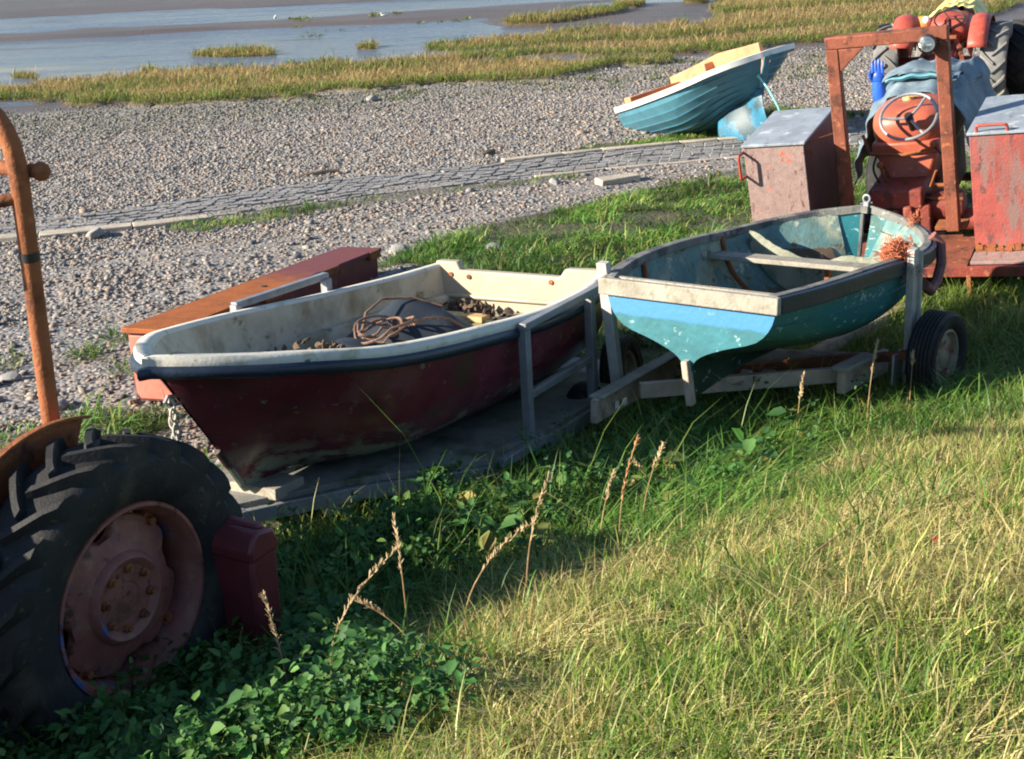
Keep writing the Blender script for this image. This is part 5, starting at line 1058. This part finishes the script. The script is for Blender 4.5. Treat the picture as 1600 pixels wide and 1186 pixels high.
m.box((-.28, 0, .42), (.14, 1.0, .16)); m.beam((-.2, 0, .86), (-.45, .03, .58), .09, .12); m.beam((.3, -.12, .92), (.05, -.22, .82), .07, .07); m.obj('lift_linkage', 'rust_orange', ft, bevel=.008)
m = MB(); m.tube([(1.7, -.02, 1.0), (1.7, -.02, 1.9)], .045, 12); m.obj('exhaust_pipe', 'black', ft)
for s in (-1, 1): simple_wheel(ft, (2.2, s*.6, .36), .36, .17, .22, 'tyre_dusty', 'rim_red', yflip=s)
m = MB(); rows = []
for u in np.linspace(0, 1, 16):
    x = 1.15+.9*u; row = []
    for k_, v in enumerate(np.linspace(-1, 1, 22)): row.append((x, v*.40+.02*math.sin(9*u+k_), 1.27-.10*abs(v)**1.5-.32*max(0, abs(v)-.62)+.025*math.sin(1.9*k_+7*u)+.02*math.sin(12*u)))
    rows.append(row)
m.loft(rows); o = m.obj('tarp', 'yellow_tarp', None, solid=.008, sub=1); o.matrix_world = ft.matrix_world.copy(); tag(o, 'pale yellow tarp spread over the bonnet of the distant tractor', 'tarp')
m = MB(); m.ellipsoid((.85, .42, 1.06), (.14, .15, .12)); o = m.obj('buoy', 'orange_plastic', None); o.matrix_world = ft.matrix_world.copy(); tag(o, 'orange plastic buoy with a white top wedged beside the distant tractor tank', 'buoy')
m2 = MB(); m2.ellipsoid((.78, .36, 1.12), (.065, .065, .065)); m2.obj('top', 'cream_white', o)
# a further wheel at the edge of the picture, part of another machine
q = empty('tractor', 'third tractor at the right edge, only its dark lugged tyre showing', 'tractor', (rotm(RAD(-115), 0, 0), np.array([7.62, 20.5, -.28])))
tyre_mb(.60, .36, .36, 15).obj('tyre', 'tyre', q, angle=40).location = (0, 0, .58)
m = MB(); m.lathe([(.365, .12), (.34, .10), (.3, .03), (.15, .05), (0, .05)], 30, (0, 0, .58)); m.obj('rim', 'rim_red', q)
m = MB(); m.lathe([(.12, .1), (.12, 1.2)], 16, (0, 0, .58)); m.obj('axle', 'red_dark', q); m = MB(); m.box((.5, .75, .7), (1.6, .4, .5)); m.obj('body', 'red_dark', q, bevel=.05)

# ------------------------------------------------------------------ pale blue clinker boat lying bow-up on the beach
Ab = rotm(RAD(-61.7), RAD(15.8), RAD(8)); Ob = np.array([2.341, 20.798, -.60]); PB = (Ab, Ob)
bb = empty('clinker_boat', 'sky-blue clinker boat with white gunwale and peach-orange inside, bow raised on the shingle', 'boat', PB)
bX = [0, .5, 1.1, 1.7, 2.3, 2.65, 2.82, 2.91, 2.95]; bB = [.58, .69, .76, .78, .76, .68, .49, .25, .03]; bZ = [.554, .56, .58, .61, .655, .69, .705, .712, .715]
NS = 8
def bsec(x):
    b = float(spl(bX, bB, x)); zs = float(spl(bX, bZ, x)); f = sstep(1.4, 2.95, x); pts = []
    kz = -.10+.24*f; prev = None
    def P(u):
        y = b*(3*u*(1-u)**2*(.75-.55*f)+3*u*u*(1-u)*(.95-.3*f)+u**3); z = kz+(zs-kz)*(3*u*(1-u)**2*(.04+.15*f)+3*u*u*(1-u)*(.45)+u**3)
        return np.array([x-.42*f*(1-(z-kz)/(zs-kz))**1.1, y, z])
    us = np.linspace(0, 1, NS+1)
    for i in range(NS):
        lo, hi = P(us[i]), P(us[i+1])
        k_ = (1-f**6); pts.append(lo+np.array([0, .0, -.004])*(i > 0)); pts.append(hi+np.array([0, .024*k_, -.012])*(i < NS-1))
    return np.array(pts)
xq = np.concatenate([np.linspace(0, 2.3, 20), np.linspace(2.36, 2.94, 22)])
m = MB(); R0 = [bsec(x) for x in xq]; rows = [[tuple(p*[1, -1, 1]) for p in r[::-1]]+[tuple(p) for p in r] for r in R0]; m.loft(rows); m.f.append(tuple(range(len(rows[0])))); m.obj('hull', 'blue_hull', bb, angle=20)
m = MB(); Q = bsec(2.948); m.tube([(p[0]+.005, 0, p[2]) for p in Q[::2]]+[(2.965, 0, .69)], .045, 10); m.obj('stem_post', 'blue_hull', bb)
m = MB(); rows = []
for x in np.linspace(.03, 2.35, 24):
    Q = bsec(x); Q[:, 1] = np.maximum(0, Q[:, 1]-.11); Q[:, 2] = np.maximum(Q[:, 2]+.03, .2); rows.append(both(Q))
m.loft(rows); m.obj('inner_hull', 'peach', bb, angle=50)
m = MB()
for s in (-1, 1):
    rows = []
    for x in xq:
        b = float(spl(bX, bB, x)); z = float(spl(bX, bZ, x)); rows.append([(x+.0, s*(b+.03), z-.06), (x, s*(b+.035), z+.012), (x, s*max(0, b-.09), z+.02), (x, s*max(0, b-.09), z-.03)])
    rows.append([(2.99, 0, .66), (3.0, 0, .73), (2.92, 0, .735), (2.90, 0, .69)]); m.loft(rows)
m.box((-.01, 0, .55), (.06, 1.16, .06)); m.obj('gunwale', 'white_rim', bb, angle=60)
m = MB()    # coaming of the inner moulding stands above the gunwale on the far side
rows = []
for x in np.linspace(.12, 2.1, 16):
    b = float(spl(bX, bB, x))-.12; z = float(spl(bX, bZ, x)); hh = .30-.09*abs(x-1.2); rows.append([(x, b, z-.05), (x, b-.03, z+hh), (x, b-.09, z+hh), (x, b-.10, .3)])
m.loft(rows, False, True); m.box((.22, -.02, .58), (.16, .95, .16)); m.box((1.25, -.02, .50), (.22, 1.2, .14)); m.prism([(.36, .56), (1.05, .56), (1.05, .80), (.95, .80)], 1, .38, .56); m.obj('seat_moulding', 'peach', bb, bevel=.012)
m = MB(); m.add([(1.9, -.30, .05), (2.42, -.03, .40), (2.55, -.06, .02), (2.2, -.5, -.30), (2.6, -.35, -.42), (1.5, -.42, -.12)], [(0, 1, 2), (0, 2, 3), (3, 2, 4), (5, 0, 3)])
m = MB(); rows = []
for u in np.linspace(0, 1, 14):
    a_ = np.array([2.70, -.02, .30])*(1-u)+np.array([1.9, -.26, .02])*u; b_ = np.array([2.78, -.08, -.50])*(1-u)+np.array([1.95, -.38, -.40])*u
    row = []
    for k_, v in enumerate(np.linspace(0, 1, 12)): row.append(tuple(a_*(1-v)+b_*v+np.array([.0, -.05*math.sin(math.pi*v)-.02*math.sin(9*u+4*v), .015*math.sin(12*u+5*v)])))
    rows.append(row)
m.loft(rows); o = m.obj('tarp', 'blue_tarp', None, solid=.01, sub=1); o.matrix_world = bb.matrix_world.copy(); tag(o, 'bright blue scuffed sheet hanging under the raised bow of the clinker boat', 'tarp')
m = MB(); m.tube([(2.74, -.08, .46), (2.80, -.10, .40), (2.90, -.10, .25), (2.97, -.08, .0), (2.99, -.06, -.3), (2.98, -.05, -.6)], .014, 8); m.ellipsoid((2.74, -.08, .46), (.03, .03, .045)); o = m.obj('rope', 'cyan_rope', None); o.matrix_world = bb.matrix_world.copy(); tag(o, 'pale cyan rope hanging from the bow of the clinker boat', 'rope')

# ------------------------------------------------------------------ small loose things on the ground
def ground_thing(name, mb, mt, label, cat, loc, rz=0, sink=0.0, **k):
    o = mb.obj(name, mt, None, **k); o.location = (loc[0], loc[1], float(terrain(loc[0], loc[1]))-sink); o.rotation_euler = (0, 0, rz); return tag(o, label, cat)
m = MB(); m.box((0, 0, .03), (.52, .20, .09)); ground_thing('concrete_slab', m, 'concrete', 'flat pale concrete slab lying between the setts and the turf', 'slab', (1.36, 16.33), .42, bevel=.012)
def log(l, r):
    m = MB(); m.tube([(x, .02*math.sin(9*x), .02+.015*math.sin(5*x)) for x in np.linspace(-l/2, l/2, 9)], [r*(.5+.5*math.sin(math.pi*(k_+1)/10)) for k_ in range(9)], 8); m.tube([(l*.1, 0, .03), (l*.16, .06, .07)], .015, 6); return m
ground_thing('driftwood', log(.55, .035), 'wood_drift', 'dark driftwood stick lying along the far edge of the setts', 'driftwood', (-2.37, 17.75), .2)
m = log(.22, .06); ground_thing('driftwood', m, 'wood_drift', 'short black driftwood stump on the shingle beyond the setts', 'driftwood', (-.19, 18.75), .6)
def rock(r):
    m = MB(); bv, bf = ico(); q = bv*RNG.uniform(.75, 1.2, (12, 1))*r*np.array([1.2, .9, .6])+[0, 0, r*.25]; m.add(q, [tuple(f) for f in bf]); return m
for (x, y, r, l) in ((-4.45, 14.75, .13, 'largest grey boulder against the near side of the sandy kerb'), (-3.57, 9.35, .08, 'pale stone on the bare soil left of the salmon-red bin end'), (-3.05, 8.75, .07, 'small pale stone beside the pipe hoop near the turf tuft'), (.62, 16.45, .09, 'grey stone by the thin kerb to the left of the concrete slab'), (-1.0, 12.6, .11, 'grey stone in the soil scrape beyond the maroon boat stern'), (-.12, 12.6, .09, 'dark grey stone at the turf edge behind the cream transom'), (-2.3, 25.3, .12, 'pale stone lying where the cobbles meet the marsh grass')):
    ground_thing('stone', rock(r), 'stone', l, 'stone', (x, y), RNG.uniform(0, 6), bevel=r*.12)
# tall dry stems with seed heads
def stem(h, lean, az, head, curve=1.0):
    m = MB(); c, s = math.cos(az), math.sin(az); pts = []
    for u in np.linspace(0, 1, 12): q = lean*h*u**2.2*curve-.10*h*math.sin(math.pi*u)*(curve > 1.2); pts.append((c*q, s*q, h*(u-.25*lean*u**3)))
    m.tube(pts, [.0036*(1-.5*u) for u in np.linspace(0, 1, 12)], 5)
    hd = MB(); k0 = int(12*(1-head))
    for k_ in range(70):
        u = 1-head*RNG.random(); i = min(10, int(u*11)); f = u*11-i; p = np.array(pts[i])*(1-f)+np.array(pts[i+1])*f
        d = np.array([c*.3, s*.3, .9])+RNG.normal(0, .28, 3); d /= np.linalg.norm(d); hd.tube([p, p+d*.013, p+d*.025], [.0016, .0026, .0008], 4)
    return m, hd
M['stem'] = mat('dry_stem', (.30, .19, .09), [((.42, .30, .15), 14, .5, .2)], rough=.8, bump=None)
M['seed'] = mat('seed_head', (.42, .31, .17), [((.26, .15, .08), 30, .5, .2)], rough=.9, bump=None)
M['dock'] = mat('rusty_dock_seed', (.34, .17, .07), [((.45, .27, .12), 30, .5, .2)], rough=.9, bump=None)
def tstem(loc, h, lean, az, head, label, curve=1.0, mt='seed', group='tall dry seed stems along the shaded foot of the bank'):
    m, hd = stem(h, lean, az, head, curve); o = m.obj('seed_grass', 'stem', None); hd.obj('seed_head', mt, o); o.location = (loc[0], loc[1], float(terrain(loc[0], loc[1]))-.02); tag(o, label, 'grass stem', group); return o
tstem((-.86, 4.36), .56, .12, 2.6, .42, 'leftmost tall dry stem, nearly straight, rising from the shaded weeds by the big wheel')
tstem((-.65, 4.26), .66, .30, .4, .45, 'curved dry stem with thick drooping seed head, second from the big wheel', 1.3)
tstem((-.44, 4.66), .60, .14, 1.9, .40, 'tall upright dry stem with bare lower stalk, third from the big wheel')
tstem((-.23, 4.72), .52, .55, .3, .45, 'arched pale stem bending right over the dark gap in the weeds', 1.1)
tstem((.02, 4.95), .58, .22, .5, .5, 'straight reddish stem with narrow seed head leaning right near the lit tussock')
tstem((.46, 5.72), .56, .22, .6, .6, 'bushy russet dock stem with thick seed head, tallest beside the sunlit bank edge', 1.0, 'dock')
tstem((.56, 5.7), .50, .25, .5, .25, 'thin bare stem just to the right of the russet dock')
tstem((-.40, 4.50), .34, .7, 2.9, .3, 'short bent stem folding left below the arched pale stem', 1.0)
tstem((1.55, 7.05), .52, .06, .2, .30, 'single pale stem standing in front of the dinghy keel')
tstem((2.02, 7.35), .55, .16, .9, .35, 'brown stem leaning right in front of the right trailer beam')
tstem((2.32, 7.55), .42, .08, 1.2, .2, 'short straw-coloured stem between the trailer beam and the right trailer wheel')
tstem((.72, 6.45), .30, .5, 2.6, .2, 'stubby pale stalk leaning left below the trailer beam end')
tstem((.35, 5.45), .42, .3, .9, .3, 'short pale stem at the left foot of the russet dock')
# a broken twig and fallen red leaves on the sunlit bank
m = MB(); m.tube([(0, 0, .02), (.08, .05, .08), (.15, .10, .17), (.18, .12, .23)], [.008, .009, .007, .004], 6); ground_thing('twig', m, 'wood_drift', 'dark broken twig standing in the grass at lower right', 'twig', (1.95, 4.72), .3)
m = MB(); m.tube([(0, 0, .05), (.15, .1, .10), (.32, .2, .12)], [.004, .004, .002], 6); ground_thing('twig', m, 'stem', 'thin pale fallen stalk lying across the sunlit lower grass', 'twig', (.95, 4.35), .2)
M['redleaf'] = mat('fallen_red_leaf', (.24, .045, .03), [((.2, .04, .03), 20, .5, .2)], rough=.6, bump=None)
for (x, y, l) in ((1.95, 5.75, 'largest red fallen leaf half hidden in the middle of the sunlit bank'), (2.12, 6.0, 'small red fallen leaf a little beyond the largest one on the bank'), (1.5, 4.5, 'brownish-red fallen leaf low on the sunlit bank')):
    m = MB(); m.add([(0, 0, .06), (.02, -.014, .07), (.02, .014, .066), (.05, 0, .072), (.034, -.012, .076), (.034, .013, .072)], [(0, 1, 2), (1, 4, 5, 2), (4, 3, 5)]); ground_thing('fallen_leaf', m, 'redleaf', l, 'leaf', (x, y), RNG.uniform(0, 6))
# gulls far out on the mud
def gull():
    m = MB(); m.ellipsoid((0, 0, .14), (.15, .07, .07)); m.ellipsoid((.13, 0, .22), (.045, .04, .042)); m.tube([(.09, 0, .16), (.12, 0, .2)], .035, 8); m.tube([(.165, 0, .22), (.21, 0, .21)], [.012, .004], 6)
    m.tube([(-.10, 0, .15), (-.24, 0, .16)], [.045, .012], 8)
    for s in (-1, 1): m.tube([(0, s*.025, .1), (.01, s*.025, -.02)], .006, 5)
    return m
for px_, py_, l in ((-6.4, 41.6, 'white gull standing far out in the left water channel'), (-3.2, 41.0, 'small white gull on the mud near the top edge, right of the other')):
    o = gull().obj('gull', 'white_rim', None); o.scale = (.6, .6, .6); o.location = (px_, py_, -.79); o.rotation_euler = (0, 0, RNG.uniform(0, 6)); tag(o, l, 'gull')
